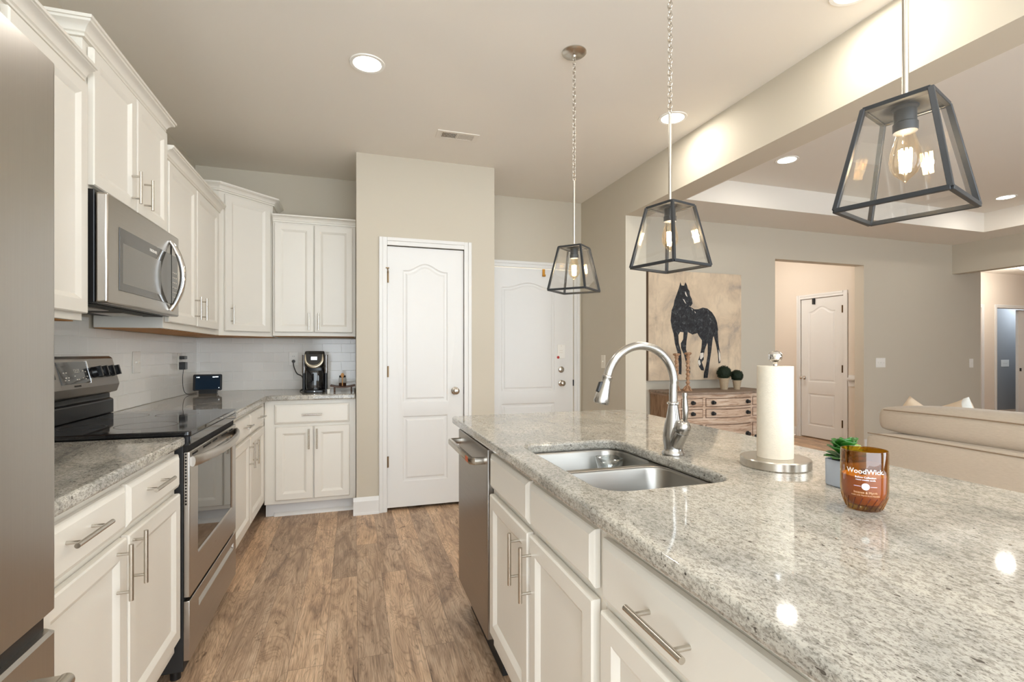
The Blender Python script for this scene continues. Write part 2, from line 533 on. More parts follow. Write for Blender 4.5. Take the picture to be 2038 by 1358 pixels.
def text_bm(s, size, place, depth=0.0006, align='CENTER', bold=0.0):
    """text as a mesh; place(x, y, z) gives the world point"""
    cu = bpy.data.curves.new('lettering', 'FONT')
    cu.body = s; cu.size = size; cu.align_x = align; cu.extrude = depth; cu.offset = bold; cu.resolution_u = 3
    o = bpy.data.objects.new('lettering', cu)
    COL.objects.link(o)
    dg = bpy.context.evaluated_depsgraph_get()
    me = bpy.data.meshes.new_from_object(o.evaluated_get(dg))
    bm = BM(); bm.from_mesh(me)
    bpy.data.objects.remove(o); bpy.data.curves.remove(cu); bpy.data.meshes.remove(me)
    bmesh.ops.subdivide_edges(bm, edges=[e for e in bm.edges if e.calc_length() > size * 0.4], cuts=2)
    for v in bm.verts: v.co = place(v.co.x, v.co.y, v.co.z)
    return bm

def bar_pull(F, u, v, L, vertical, parent, name='handle', proj=0.032, r=0.0058):
    bm = BM()
    h = L / 2; q = L * 0.34
    if vertical:
        cyl(bm, F(u, v - h, proj), F(u, v + h, proj), r, 12)
        for s in (-q, q): cyl(bm, F(u, v + s, 0.0), F(u, v + s, proj), r * 0.72, 8)
    else:
        cyl(bm, F(u - h, v, proj), F(u + h, v, proj), r, 12)
        for s in (-q, q): cyl(bm, F(u + s, v, 0.0), F(u + s, v, proj), r * 0.72, 8)
    return build(bm, name, 'nickel', parent, ang=0.9)

# ------------------------------------------------------------------ the room
WL, YB, ZC = -1.21, 4.59, 2.73       # left wall, back wall, kitchen ceiling
XR0, XR1 = 2.20, 2.40                # wall between kitchen and living room
YS = -1.6                            # open side behind the camera
ZL, ZT = 2.67, 2.90                  # living-room ceiling and its tray

bm = BM(); box(bm, -1.4, 14.7, YS, 8.2, -0.06, 0.0); struct(bm, 'floor', 'floor')
bm = BM(); box(bm, WL - 0.12, WL, YS, YB + 0.12, 0, ZC); struct(bm, 'wall_left', 'wall')

def wall_y(bm, x0, x1, y0, y1, ztop, holes):
    """wall running along X with door holes (hx0, hx1, hz)"""
    x = x0
    for a, b, z in sorted(holes):
        if a > x: box(bm, x, a, y0, y1, 0, ztop)
        box(bm, a, b, y0, y1, z, ztop)
        x = b
    if x < x1: box(bm, x, x1, y0, y1, 0, ztop)

# back wall with the entry door
bm = BM(); wall_y(bm, WL, XR0, YB, YB + 0.12, ZC, [(1.195, 2.125, 2.055)]); struct(bm, 'wall_back', 'wall', smooth=False)
# pantry closet: front wall with a door, side wall
bm = BM(); wall_y(bm, 0.022, 1.10, 3.92, 4.02, ZC, [(0.24, 0.853, 2.05)])
box(bm, 1.00, 1.10, 4.02, YB, 0, ZC); box(bm, 0.022, 0.12, 4.02, YB, 0, ZC)
struct(bm, 'wall_pantry', 'wall', smooth=False)
# right wall of the kitchen, header beam over the opening
bm = BM(); box(bm, XR0, XR1, 3.724, YB + 0.12, 0, ZC); box(bm, XR0, XR1, YS, 3.724, 2.385, ZC); struct(bm, 'wall_right', 'wall', smooth=False)
bm = BM(); box(bm, WL - 0.12, XR1, YS, YB + 0.12, ZC, ZC + 0.1); struct(bm, 'ceiling', 'ceil')
# living room: far wall with the hall opening
bm = BM(); wall_y(bm, XR1, 8.30, YB + 0.01, YB + 0.13, ZL + 0.02, [(4.694, 6.10, 2.315)]); struct(bm, 'wall_living', 'wall', smooth=False)
# living room ceiling with a raised tray
bm = BM()
TX0, TX1, TY1 = 3.0, 7.24, 3.98
plate(bm, [(XR1, YS), (13.0, YS), (13.0, YB + 0.05), (XR1, YB + 0.05)], [[(TX0, -0.8), (TX1, -0.8), (TX1, TY1), (TX0, TY1)]], ZL, ZL + 0.03)
box(bm, TX0 - 0.05, TX0, -0.85, TY1 + 0.05, ZL + 0.03, ZT); box(bm, TX1, TX1 + 0.05, -0.85, TY1 + 0.05, ZL + 0.03, ZT)
box(bm, TX0, TX1, TY1, TY1 + 0.05, ZL + 0.03, ZT); box(bm, TX0, TX1, -0.85, -0.8, ZL + 0.03, ZT)
box(bm, TX0 - 0.05, TX1 + 0.05, -0.85, TY1 + 0.05, ZT, ZT + 0.05)
struct(bm, 'ceiling_living', 'ceil', smooth=False)
# unseen near wall added to dim the living room; window sized for its light
bm = BM(); box(bm, XR1, 3.4, YS - 0.12, YS, 0, ZL + 0.03); box(bm, 6.8, 13.0, YS - 0.12, YS, 0, ZL + 0.03); box(bm, 3.4, 6.8, YS - 0.12, YS, 0, 0.5); box(bm, 3.4, 6.8, YS - 0.12, YS, 2.3, ZL + 0.03)
struct(bm, 'wall_living_near', 'wall', smooth=False)
bm = BM(); box(bm, 7.72, 7.86, YS, YB + 0.01, 2.28, ZL); struct(bm, 'wall_living_header', 'wall', smooth=False)
# hall behind the opening
bm = BM(); box(bm, 6.20, 6.32, YB + 0.13, 4.885, 0, ZL); box(bm, 6.20, 6.32, 5.62, 7.6, 0, ZL); box(bm, 6.20, 6.32, 4.885, 5.62, 2.0, ZL)
struct(bm, 'wall_hall_right', 'wallhall', smooth=False)
bm = BM(); box(bm, 4.4, 6.2, 7.5, 7.6, 0, ZL); box(bm, 4.3, 4.4, YB + 0.13, 7.6, 0, ZL); struct(bm, 'wall_hall_back', 'wallhall', smooth=False)
bm = BM(); box(bm, 4.3, 6.32, YB + 0.05, 7.6, ZL, ZL + 0.05); struct(bm, 'ceiling_hall', 'ceil')
# second hall past the far wall end, with the doorway to a grey-blue room
bm = BM(); wall_y(bm, 6.32, 13.0, 6.0, 6.1, ZL, [(10.35, 10.83, 2.03), (11.26, 12.32, 2.04)])
box(bm, 12.9, 13.0, YS, 6.0, 0, ZL); struct(bm, 'wall_far_hall', 'wallhall', smooth=False)
bm = BM(); box(bm, 6.32, 14.7, YB + 0.05, 8.2, ZL, ZL + 0.05); struct(bm, 'ceiling_far_hall', 'ceil')
bm = BM(); box(bm, 10.9, 14.6, 6.9, 7.0, 0, ZL); box(bm, 10.9, 11.0, 6.1, 6.9, 0, ZL); box(bm, 14.5, 14.6, 6.1, 6.9, 0, ZL); box(bm, 13.0, 14.6, 6.0, 6.1, 0, ZL); struct(bm, 'wall_far_room', 'wallgrey', smooth=False)
bm = BM(); box(bm, 10.1, 10.9, 6.55, 6.6, 0, ZL); struct(bm, 'wall_far_closet', 'wallhall', smooth=False)

# door casings
def casing(name, F, u0, u1, ztop, w=0.06, t=0.016, foot=0.0):
    bm = BM()
    def prof(a, b, va, vb, horizontal):
        steps = ((0.0, 0.55, t * 0.7), (0.55, 1.0, t)) 
        for s0, s1, n in steps:
            if horizontal: fbox(bm, F, u0 - w * s1 if 0 else a, b, va + (vb - va) * s0, va + (vb - va) * s1, 0, n)
            else: fbox(bm, F, a + (b - a) * s0, a + (b - a) * s1, va, vb, 0, n)
    prof(u0, u0 - w, foot, ztop + w, False)
    prof(u1, u1 + w, foot, ztop + w, False)
    prof(u0, u1, ztop, ztop + w, True)
    return struct(bm, name, 'trim', smooth=False, bevel=0.003)

FP = Fr((0, 3.92, 0), (1, 0, 0))
FB = Fr((0, YB, 0), (1, 0, 0))
FH = Fr((6.20, 0, 0), (0, -1, 0))      # hall right wall, u = -y
FL = Fr((0, YB + 0.01, 0), (1, 0, 0))
F6 = Fr((0, 6.0, 0), (1, 0, 0))
casing('trim_1', FP, 0.247, 0.847, 2.045)
casing('trim_2', FB, 1.20, 2.12, 2.05)
casing('trim_3', FH, -5.615, -4.95, 1.985)
casing('trim_4', F6, 11.26, 12.32, 2.04)
casing('trim_5', F6, 10.35, 10.84, 2.03)

def arch_outline(u0, u1, v0, v1, rise, i, k=18):
    pts = [(u0 + i, v0 + i), (u1 - i, v0 + i)]
    a, b = u1 - i, u0 + i
    for j in range(k + 1):
        t = -1 + 2 * j / k
        uu = a + (b - a) * j / k
        s = 0.5 * (1 + math.cos(PI * max(-1, min(1, t / 0.86)))) if rise else 0
        pts.append((uu, v1 - i + rise * s))
    return pts

def interior_door(name, label, F, u0, u1, v0, v1, up, low, rise, n_face=-0.012, th=0.035):
    root = thing(name, label, 'door', F((u0 + u1) / 2, v0, n_face - th / 2))
    bm = BM()
    nf = n_face
    outer = ring(bm, [F(u0, v0, nf), F(u1, v0, nf), F(u1, v1, nf), F(u0, v1, nf)])
    holes = []
    for (a, b, c, d), rs in ((up, rise), (low, 0)):
        L0 = [F(p[0], p[1], nf) for p in arch_outline(a, b, c, d, rs, 0)]
        h = ring(bm, L0); holes.append(h)
        prev = h
        for i, dn in ((0.004, -0.001), (0.013, -0.008), (0.026, -0.009), (0.040, -0.003), (0.044, -0.003)):
            r_ = ring(bm, [F(p[0], p[1], nf + dn) for p in arch_outline(a, b, c, d, rs, i)])
            bridge(bm, prev, r_); prev = r_
        bm.faces.new(prev)
    fill_loops(bm, [outer] + holes)
    back = ring(bm, [F(u0, v0, nf - th), F(u1, v0, nf - th), F(u1, v1, nf - th), F(u0, v1, nf - th)])
    bridge(bm, outer, back); bm.faces.new(back)
    build(bm, 'door_leaf', 'trim', root, ang=0.35)
    return root

def knob(F, u, v, n, parent, mat='nickel', name='door_knob'):
    bm = BM()
    lathe(bm, F(u, v, n), [(0.031, 0.0), (0.031, 0.004), (0.026, 0.008), (0.012, 0.011), (0.010, 0.028), (0.018, 0.036), (0.026, 0.046), (0.027, 0.055), (0.020, 0.063), (0.006, 0.066)], 24, F.N)
    return build(bm, name, mat, parent, ang=0.8)

def hinge(F, u, v, n, parent, h=0.085):
    bm = BM(); cyl(bm, F(u, v - h / 2, n), F(u, v + h / 2, n), 0.0065, 8); fbox(bm, F, u - 0.004, u + 0.013, v - h / 2, v + h / 2, n - 0.008, n - 0.002)
    return build(bm, 'hinge', 'bronze', parent)

d = interior_door('door_1', 'white two-panel arch-top pantry door with dark gap beneath', FP, 0.249, 0.845, 0.025, 2.04,
                  (0.362, 0.721, 0.83, 1.865), (0.362, 0.721, 0.215, 0.73), 0.057)
d['kind'] = 'structure'
knob(FP, 0.776, 0.916, -0.012, d)
for v in (1.80, 1.075, 0.382): hinge(FP, 0.247, v, 0.004, d)
bm = BM(); fbox(bm, FP, 0.236, 0.262, 1.864, 1.872, 0.0, 0.02); cyl(bm, FP(0.25, 1.865, 0.012), FP(0.255, 1.83, 0.016), 0.004, 6)
build(bm, 'hinge_stop', 'bronze', d)
bm = BM(); fbox(bm, FP, 0.8485, 0.8525, 0.89, 0.945, -0.02, 0.003); build(bm, 'strike_plate', 'blackmatte', d)

d = interior_door('door_2', 'white entry door with deadbolt and knob past the pantry corner', FB, 1.205, 2.115, 0.02, 2.045,
                  (1.36, 1.92, 0.84, 1.86), (1.36, 1.92, 0.215, 0.725), 0.05)
d['kind'] = 'structure'
knob(FB, 1.985, 0.914, -0.012, d)
bm = BM(); lathe(bm, FB(1.985, 1.05, -0.012), [(0.031, 0), (0.031, 0.008), (0.024, 0.014), (0.010, 0.016)], 24, FB.N); fbox(bm, FB, 1.979, 1.991, 1.036, 1.064, 0.004, 0.022)
build(bm, 'deadbolt', 'nickel', d)
bm = BM(); fbox(bm, FB, 2.112, 2.124, 0.885, 0.945, -0.01, 0.004); build(bm, 'strike_plate', 'blackmatte', d)
# things hanging on the entry door
t = thing('door_hanger_card', 'small white card with a red dot on the entry door above the deadbolt', 'card', FB(1.985, 1.155, -0.008))
bm = BM(); fbox(bm, FB, 1.945, 2.027, 1.16, 1.30, -0.0115, -0.006); build(bm, 'card', 'white', t, bevel=0.002)
bm = BM(); lathe(bm, FB(1.952, 1.172, -0.006), [(0.014, 0), (0.014, 0.001)], 16, FB.N); build(bm, 'red_dot', 'red', t)
bm = BM(); lathe(bm, FB(1.985, 1.285, -0.006), [(0.006, 0), (0.006, 0.0006)], 12, FB.N); build(bm, 'printed_mark', 'vent', t)
for v_ in (1.238, 1.215):
    bm = BM(); fbox(bm, FB, 1.968, 2.002, v_, v_ + 0.006, -0.006, -0.0055); build(bm, 'printed_mark', 'vent', t)
bm = BM(); fbox(bm, FB, 1.783, 1.811, 1.972, 2.046, -0.009, -0.005); fbox(bm, FB, 1.783, 1.811, 1.972, 1.980, -0.005, 0.012); fbox(bm, FB, 1.783, 1.811, 1.974, 1.992, 0.009, 0.012)
tag(build(bm, 'over_door_hook', 'orange', bevel=0.002), 'orange brass hook hung over the top of the entry door', 'hook')

d = interior_door('door_3', 'white two-panel arch-top closet door in the lit hall beyond the living room', FH, -5.612, -4.953, 0.02, 1.98,
                  (-5.50, -5.075, 0.80, 1.80), (-5.50, -5.085, 0.18, 0.64), 0.07)
d['kind'] = 'structure'
bm = BM(); lathe(bm, FH(-5.56, 0.855, -0.012), [(0.028, 0), (0.028, 0.006), (0.011, 0.01), (0.010, 0.05), (0.022, 0.055), (0.024, 0.07), (0.012, 0.078)], 20, FH.N); build(bm, 'door_knob', 'chrome', d)
for v in (1.80, 1.0, 0.264): hinge(FH, -4.968, v, 0.004, d, 0.10)
bm = BM(); fbox(bm, FH, -5.42, -5.385, 1.90, 1.985, -0.011, 0.012)
tag(build(bm, 'over_door_hook', 'blackmatte', bevel=0.003), 'small dark hook hung over the top of the hall closet door', 'hook')

# half open door of the grey-blue room, its frame
bm = BM(); box(bm, 12.08, 12.31, 6.10, 6.14, 0.02, 2.03); d = struct(bm, 'door_4', 'trim')
bm = BM(); box(bm, 12.12, 12.15, 6.085, 6.10, 0.86, 0.92); build(bm, 'latch', 'blackmatte', d)
bm = BM(); box(bm, 10.36, 10.82, 6.03, 6.065, 0.02, 2.02); struct(bm, 'door_5', 'trim')

# baseboards
def baseboard(name, F, u0, u1, h=0.13):
    bm = BM()
    pr = [(0, 0), (0.024, 0), (0.023, 0.012), (0.014, 0.020), (0.014, h - 0.03), (0.009, h - 0.012), (0.005, h), (0, h)]
    loft(bm, [[F(u0, v, n) for n, v in pr], [F(u1, v, n) for n, v in pr]])
    return struct(bm, name, 'trim', smooth=False)
baseboard('baseboard_pantry', FP, 0.0, 0.187)
baseboard('baseboard_pantry_right', FP, 0.907, 1.10)
baseboard('baseboard_living', FL, XR1, 4.694)
baseboard('baseboard_living_right', FL, 6.10, 8.30)
baseboard('baseboard_hall', FH, -7.4, -5.68)
# chair rail end by the hall opening
bm = BM()
fbox(bm, FH, -4.88, -4.735, 0.775, 0.925, 0, 0.012)
fbox(bm, FH, -4.875, -4.735, 0.845, 0.862, 0.012, 0.030)
fbox(bm, FH, -4.865, -4.735, 0.862, 0.890, 0.012, 0.052)
struct(bm, 'trim_6', 'trim', smooth=False, bevel=0.004)
# white paint on the end of the dividing wall (jamb) is the same wall; window-lit only

# ------------------------------------------------------------------ lights of the place, and unseen ones added
def downlight(name_label, x, y, z, group, power, r=0.072, col=(1.0, 0.95, 0.88)):
    t = thing('recessed_light', name_label, 'light', (x, y, z), group)
    bm = BM()
    loft(bm, [circle((x, y, z - 0.0), (0, 0, 1), r + 0.018, 36), circle((x, y, z - 0.005), (0, 0, 1), r + 0.016, 36), circle((x, y, z - 0.005), (0, 0, 1), r, 36), circle((x, y, z - 0.001), (0, 0, 1), r - 0.004, 36)], False, False)
    build(bm, 'trim_ring', 'white', t)
    bm = BM(); lathe(bm, (x, y, z - 0.0028), [(r - 0.002, 0), (r - 0.002, 0.002)], 36); build(bm, 'lens', 'downlight', t)
    lamp('downlight_beam', 'AREA', (x, y, z - 0.012), power, col, 0.13, (0, 0, 0))

G = 'recessed ceiling lights'
downlight('round recessed light glowing in the kitchen ceiling above the aisle', 0.07, 2.70, ZC, G, LAMP_W)
downlight('round recessed light in the kitchen ceiling behind the middle lantern chain', 1.955, 2.73, ZC, G, LAMP_W)
downlight('round recessed light cut off at the top edge, nearest the beam', 1.985, 1.54, ZC, G, LAMP_W)
downlight('small recessed light in the raised tray ceiling nearest the beam', 3.60, 3.40, ZT, G, LAMP_W * 0.8, 0.075)
downlight('small recessed light in the raised tray ceiling at the far right', 6.72, 3.50, ZT, G, LAMP_W * 0.8, 0.075)
# extra unseen downlights of the same kind, added behind the camera for light
downlight('added unseen recessed light in the kitchen ceiling in front of the refrigerator', 0.07, 0.6, ZC, G, LAMP_W)
downlight('added unseen recessed light in the kitchen ceiling at the open near end of the aisle', 0.07, -0.9, ZC, G, LAMP_W)
downlight('added unseen recessed light beside the beam above the near end of the island', 1.985, 0.2, ZC, G, LAMP_W)
def dome(label, x, y):  # unseen fixtures added to house the hall and room lamps
    t = thing('added_ceiling_light', label, 'light', (x, y, ZL))
    bm = BM(); lathe(bm, (x, y, ZL), [(0.165, -0.0005), (0.165, -0.018), (0.150, -0.022)], 36); build(bm, 'rim', 'nickel', t)
    bm = BM(); lathe(bm, (x, y, ZL), [(0.148, -0.022), (0.140, -0.050), (0.105, -0.078), (0.055, -0.092), (0.004, -0.096)], 36); build(bm, 'glass_dome', 'dome', t, ang=1.2)
dome('added unseen glass ceiling light in the hall outside the closet door', 5.0, 5.7)
dome('added unseen glass ceiling light in the far hall past the living room', 10.6, 5.2)
dome('added unseen glass dome at the fill lamp inside the grey-blue room', 13.6, 6.45)
lamp('hall_ceiling_lamp', 'POINT', (5.0, 5.7, 2.45), HALL_W, (1.0, 0.96, 0.91), 0.12)
lamp('far_hall_ceiling_lamp', 'POINT', (10.6, 5.2, 2.40), HALL_W * 1.2, (1.0, 0.92, 0.83), 0.12)
lamp('far_room_fill_light', 'POINT', (13.6, 6.45, 2.3), 34.0, (0.78, 0.88, 1.0), 0.25)  # unseen lamp added to brighten the grey-blue room, which has no window

# ceiling air vent
t = thing('ceiling_vent', 'cream ceiling air register with two banks of slats', 'vent', (0.69, 3.412, ZC))
bm = BM()
plate(bm, [(0.545, 3.350), (0.835, 3.350), (0.835, 3.475), (0.545, 3.475)], [[(0.578, 3.372), (0.685, 3.372), (0.685, 3.453), (0.578, 3.453)], [(0.692, 3.372), (0.802, 3.372), (0.802, 3.453), (0.692, 3.453)]], ZC - 0.006, ZC - 0.0005)
build(bm, 'frame', 'vent', t, smooth=False)
bm = BM(); box(bm, 0.57, 0.81, 3.365, 3.46, ZC - 0.0012, ZC - 0.0004); build(bm, 'dark_opening', 'dark', t)
for bank, (a, b, tilt) in enumerate(((0.578, 0.685, 1), (0.692, 0.802, -1))):
    bm = BM()
    for k in range(11):
        x = a + (b - a) * (k + 0.5) / 11
        dx = 0.0028 * tilt
        hexa(bm, [(x - dx - .001, 3.372, ZC - 0.006), (x - dx + .0008, 3.372, ZC - 0.006), (x - dx + .0008, 3.453, ZC - 0.006), (x - dx - .001, 3.453, ZC - 0.006),
                  (x + dx - .001, 3.372, ZC - 0.0015), (x + dx + .0008, 3.372, ZC - 0.0015), (x + dx + .0008, 3.453, ZC - 0.0015), (x + dx - .001, 3.453, ZC - 0.0015)])
    build(bm, 'slat_bank', 'vent', t, smooth=False)

# ------------------------------------------------------------------ cabinets
FUL = Fr((-0.91, 0, 0), (0, 1, 0))     # left uppers, u = y, n = +x
FUB = Fr((0, 4.28, 0), (1, 0, 0))      # back uppers
FBL = Fr((-0.62, 0, 0), (0, 1, 0))     # left bases
FBB = Fr((0, 4.01, 0), (1, 0, 0))      # back base
FI = Fr((0.50, 0, 0), (0, -1, 0))      # island front, u = -y, n = -x

def crown(F, u0, u1, v0, v1, proj, parent, ret0=None, ret1=None):
    """moulding along the top; ret0 / ret1: length of the return at each end"""
    h = v1 - v0
    pr = [(0.0, 0.0), (0.011, 0.0), (0.012, 0.007), (0.008, 0.010), (0.015, 0.014), (0.016, 0.018), (0.020, 0.026), (0.029, 0.035), (0.041, 0.040), (0.042, h - 0.012), (0.048, h - 0.011), (0.048, h), (0.0, h)]
    pr = [(n * proj / 0.046, v) for n, v in pr]
    bm = BM()
    secs = []
    if ret0 is not None: secs.append([F(u0 - n, v0 + v, -ret0) for n, v in pr])
    secs.append([F(u0 - (n if ret0 is not None else 0), v0 + v, n) for n, v in pr])
    secs.append([F(u1 + (n if ret1 is not None else 0), v0 + v, n) for n, v in pr])
    if ret1 is not None: secs.append([F(u1 + n, v0 + v, -ret1) for n, v in pr])
    loft(bm, secs)
    return build(bm, 'crown_moulding', 'cab', parent, ang=0.4)

def cabinet(name, label, cat, F, u0, u1, v0, v1, depth, fronts, crown_spec=None, group=None, open_top=False, under=False, toe=None):
    root = thing(name, label, cat, F((u0 + u1) / 2, v0 if toe is None else 0.0, -depth / 2), group)
    bm = BM()
    if open_top:
        fbox(bm, F, u0, u0 + 0.018, v0, v1, -depth, -0.018); fbox(bm, F, u1 - 0.018, u1, v0, v1, -depth, -0.018)
        fbox(bm, F, u0 + 0.018, u1 - 0.018, v0, v0 + 0.018, -depth, -0.018)
        fbox(bm, F, u0 + 0.018, u1 - 0.018, v0 + 0.018, v1, -depth, -depth + 0.012)
        fbox(bm, F, u0, u1, v0, v1, -0.018, 0)
    else: fbox(bm, F, u0, u1, v0, v1, -depth, 0)
    build(bm, 'cabinet_body', 'cab', root, smooth=False, bevel=0.0015)
    if under:
        bm = BM(); fbox(bm, F, u0 + 0.012, u1 - 0.012, v0 - 0.003, v0 - 0.0002, -depth + 0.002, -0.02); build(bm, 'underside', 'cabin', root, smooth=False)
    if toe:
        bm = BM(); fbox(bm, F, u0, u1, 0.0, v0, -depth + 0.05, -toe); build(bm, 'toe_kick', 'toe', root, smooth=False)
    for f in fronts:
        kind, a, b, c, d_ = f[:5]
        bm = BM()
        if kind == 'door': panel_door(bm, F, a, b, c, d_)
        else: slab_front(bm, F, a, b, c, d_)
        fo = build(bm, kind, 'cab', root, ang=0.3)
        if len(f) > 5 and f[5]:
            hk, hu, hv, hl = f[5]
            bar_pull(F2(F, 0.0232), hu, hv, hl, hk == 'v', fo)
    if crown_spec: crown(F, u0, u1, crown_spec[0], crown_spec[1], 0.046, root, crown_spec[2], crown_spec[3])
    return root

def F2(F, n): 
    g = Fr(F.o + F.N * n, F.U); return g

UC = 'upper_cabinet'
cabinet(UC, 'white upper cabinet above the refrigerator at the top left edge', 'cabinet', FUL, 0.80, 1.682, 1.86, 2.18, 0.29,
        [('door', 0.82, 1.235, 1.875, 2.165), ('door', 1.245, 1.66, 1.875, 2.165)], (2.18, 2.235, None, None))
cabinet(UC, 'white single-door upper cabinet between the refrigerator and the microwave', 'cabinet', FUL, 1.684, 2.128, 1.335, 2.18, 0.29,
        [('door', 1.697, 2.118, 1.36, 2.165, ('v', 1.73, 1.50, 0.135))], (2.18, 2.235, None, None), under=True)
cabinet(UC, 'white two-door cabinet set high above the microwave', 'cabinet', FUL, 2.13, 2.908, 1.812, 2.335, 0.29,
        [('door', 2.160, 2.528, 1.826, 2.32, ('v', 2.480, 1.92, 0.135)), ('door', 2.540, 2.90, 1.826, 2.32, ('v', 2.61, 1.925, 0.135))], (2.335, 2.395, 0.29, 0.0))
cabinet(UC, 'white two-door upper cabinet right of the microwave', 'cabinet', FUL, 2.912, 4.0, 1.345, 2.212, 0.29,
        [('door', 2.925, 3.388, 1.378, 2.195, ('v', 3.355, 1.483, 0.135)), ('door', 3.408, 3.905, 1.378, 2.195, ('v', 3.475, 1.486, 0.135))], (2.212, 2.27, None, None), under=True)
# diagonal corner cabinet
P0, P1 = Vector((-0.91, 4.005, 0)), Vector((-0.605, 4.31, 0))
FD = Fr(P0, P1 - P0)
LD = (P1 - P0).length
t = thing(UC, 'tall white diagonal corner cabinet with a single door', 'cabinet', (-0.95, 4.35, 1.345))
def corner_poly(o): return [(-1.205, 4.002), (-0.91 + 0, 4.002), (P0.x, P0.y), (P1.x, P1.y), (-0.603, 4.585), (-1.205, 4.585)]
bm = BM(); pl = [(-1.205, 4.004), (P0.x, P0.y), (P1.x, P1.y), (-0.605, 4.585), (-1.205, 4.585)]
loft(bm, [[(x, y, 1.345) for x, y in pl], [(x, y, 2.375) for x, y in pl]]); build(bm, 'cabinet_body', 'cab', t, smooth=False, bevel=0.0015)
bm = BM(); loft(bm, [[(-1.0 + (x + 1.0) * 0.97, 4.4 + (y - 4.4) * 0.97, 1.342) for x, y in pl], [(-1.0 + (x + 1.0) * 0.97, 4.4 + (y - 4.4) * 0.97, 1.3448) for x, y in pl]]); build(bm, 'underside', 'cabin', t, smooth=False)
bm = BM(); panel_door(bm, FD, 0.035, LD - 0.035, 1.378, 2.36); fo = build(bm, 'door', 'cab', t, ang=0.3)
bar_pull(F2(FD, 0.0232), 0.075, 1.495, 0.135, True, fo)
bm = BM()
cpr = [(0.0, 0.0), (0.011, 0.0), (0.012, 0.007), (0.008, 0.010), (0.015, 0.014), (0.016, 0.018), (0.020, 0.026), (0.029, 0.035), (0.041, 0.040), (0.042, 0.043), (0.048, 0.044), (0.048, 0.055), (0.0, 0.055)]
secs = []
k1 = math.tan(math.radians(22.5))
for n, v in cpr: pass
secs.append([(-1.205, P0.y - n, 2.375 + v) for n, v in cpr])
secs.append([Vector((P0.x, P0.y, 2.375 + v)) + Vector((n * k1, -n, 0)) for n, v in cpr])
secs.append([Vector((P1.x, P1.y, 2.375 + v)) + Vector((n, -n * k1, 0)) for n, v in cpr])
secs.append([(P1.x + n, 4.585, 2.375 + v) for n, v in cpr])
loft(bm, secs); build(bm, 'crown_moulding', 'cab', t, ang=0.4)
cabinet(UC, 'white two-door upper cabinet above the coffee maker', 'cabinet', FUB, -0.600, 0.018, 1.352, 2.248, 0.305,
        [('door', -0.585, -0.302, 1.382, 2.235, ('v', -0.333, 1.466, 0.135)), ('door', -0.294, -0.005, 1.382, 2.235, ('v', -0.263, 1.466, 0.135))], (2.248, 2.30, None, None), under=True)

BC = 'base_cabinet'
zt0, zt1, zd0, zd1 = 0.735, 0.855, 0.185, 0.712
cabinet(BC, 'white base cabinet with two drawers and two doors between refrigerator and range', 'cabinet', FBL, 1.212, 2.098, 0.13, 0.878, 0.585,
        [('drawer', 1.224, 1.638, zt0, zt1, ('h', 1.385, 0.808, 0.165)), ('drawer', 1.652, 2.085, zt0, zt1, ('h', 1.835, 0.808, 0.165)),
         ('door', 1.224, 1.638, zd0, zd1, ('v', 1.575, 0.636, 0.15)), ('door', 1.652, 2.085, zd0, zd1, ('v', 1.675, 0.640, 0.15))], toe=0.075)
cabinet(BC, 'white base cabinet with two drawers and two doors right of the range', 'cabinet', FBL, 2.885, 4.005, 0.13, 0.868, 0.585,
        [('drawer', 2.90, 3.365, 0.725, 0.845, ('h', 3.22, 0.79, 0.15)), ('drawer', 3.385, 3.87, 0.725, 0.845, ('h', 3.66, 0.79, 0.15)),
         ('door', 2.90, 3.365, 0.175, 0.705, ('v', 3.335, 0.60, 0.15)), ('door', 3.385, 3.87, 0.175, 0.705, ('v', 3.46, 0.60, 0.15))], toe=0.075)
cabinet(BC, 'white base cabinet with one wide drawer over two doors, below the coffee maker', 'cabinet', FBB, -0.618, 0.018, 0.105, 0.868, 0.57,
        [('drawer', -0.548, -0.028, 0.695, 0.838, ('h', -0.292, 0.762, 0.14)), ('door', -0.542, -0.286, 0.135, 0.672, ('v', -0.313, 0.582, 0.15)),
         ('door', -0.278, -0.026, 0.135, 0.672, ('v', -0.257, 0.582, 0.15))], toe=0.065)
t = thing('shoe_moulding', 'white quarter round strip on the floor under the far base cabinet', 'trim', (-0.3, 4.065, 0))
bm = BM(); pr = [(0, 0), (0.020, 0), (0.018, 0.012), (0.010, 0.022), (0, 0.028)]
loft(bm, [[FBB(u, v, -0.0642 + n) for n, v in pr] for u in (-0.56, 0.0)]); build(bm, 'strip', 'trim', t)

# island cabinets (u = -y)
cabinet(BC, 'white sink base cabinet in the island with two false fronts over two doors', 'cabinet', FI, -1.790, -0.922, 0.13, 0.880, 0.56,
        [('drawer', -1.765, -1.352, 0.728, 0.852), ('drawer', -1.333, -0.943, 0.728, 0.852),
         ('door', -1.765, -1.352, 0.195, 0.704, ('v', -1.420, 0.605, 0.155)), ('door', -1.333, -0.943, 0.195, 0.704, ('v', -1.318, 0.600, 0.155))], open_top=True, toe=0.075)
cabinet(BC, 'white island cabinet with one wide drawer and its long horizontal bar pull', 'cabinet', FI, -0.920, -0.420, 0.13, 0.880, 0.56,
        [('drawer', -0.908, -0.435, 0.722, 0.848, ('h', -0.677, 0.786, 0.155)), ('door', -0.908, -0.435, 0.185, 0.700)], toe=0.075)
cabinet(BC, 'white island cabinet at the very near end, past the wide drawer', 'cabinet', FI, -0.418, 0.15, 0.13, 0.880, 0.56,
        [('drawer', -0.400, 0.135, 0.722, 0.848), ('door', -0.400, 0.135, 0.185, 0.700)], toe=0.075)
t = thing('island_back_panel', 'white panel closing the back and far end of the island', 'panel', (1.09, 1.1, 0))
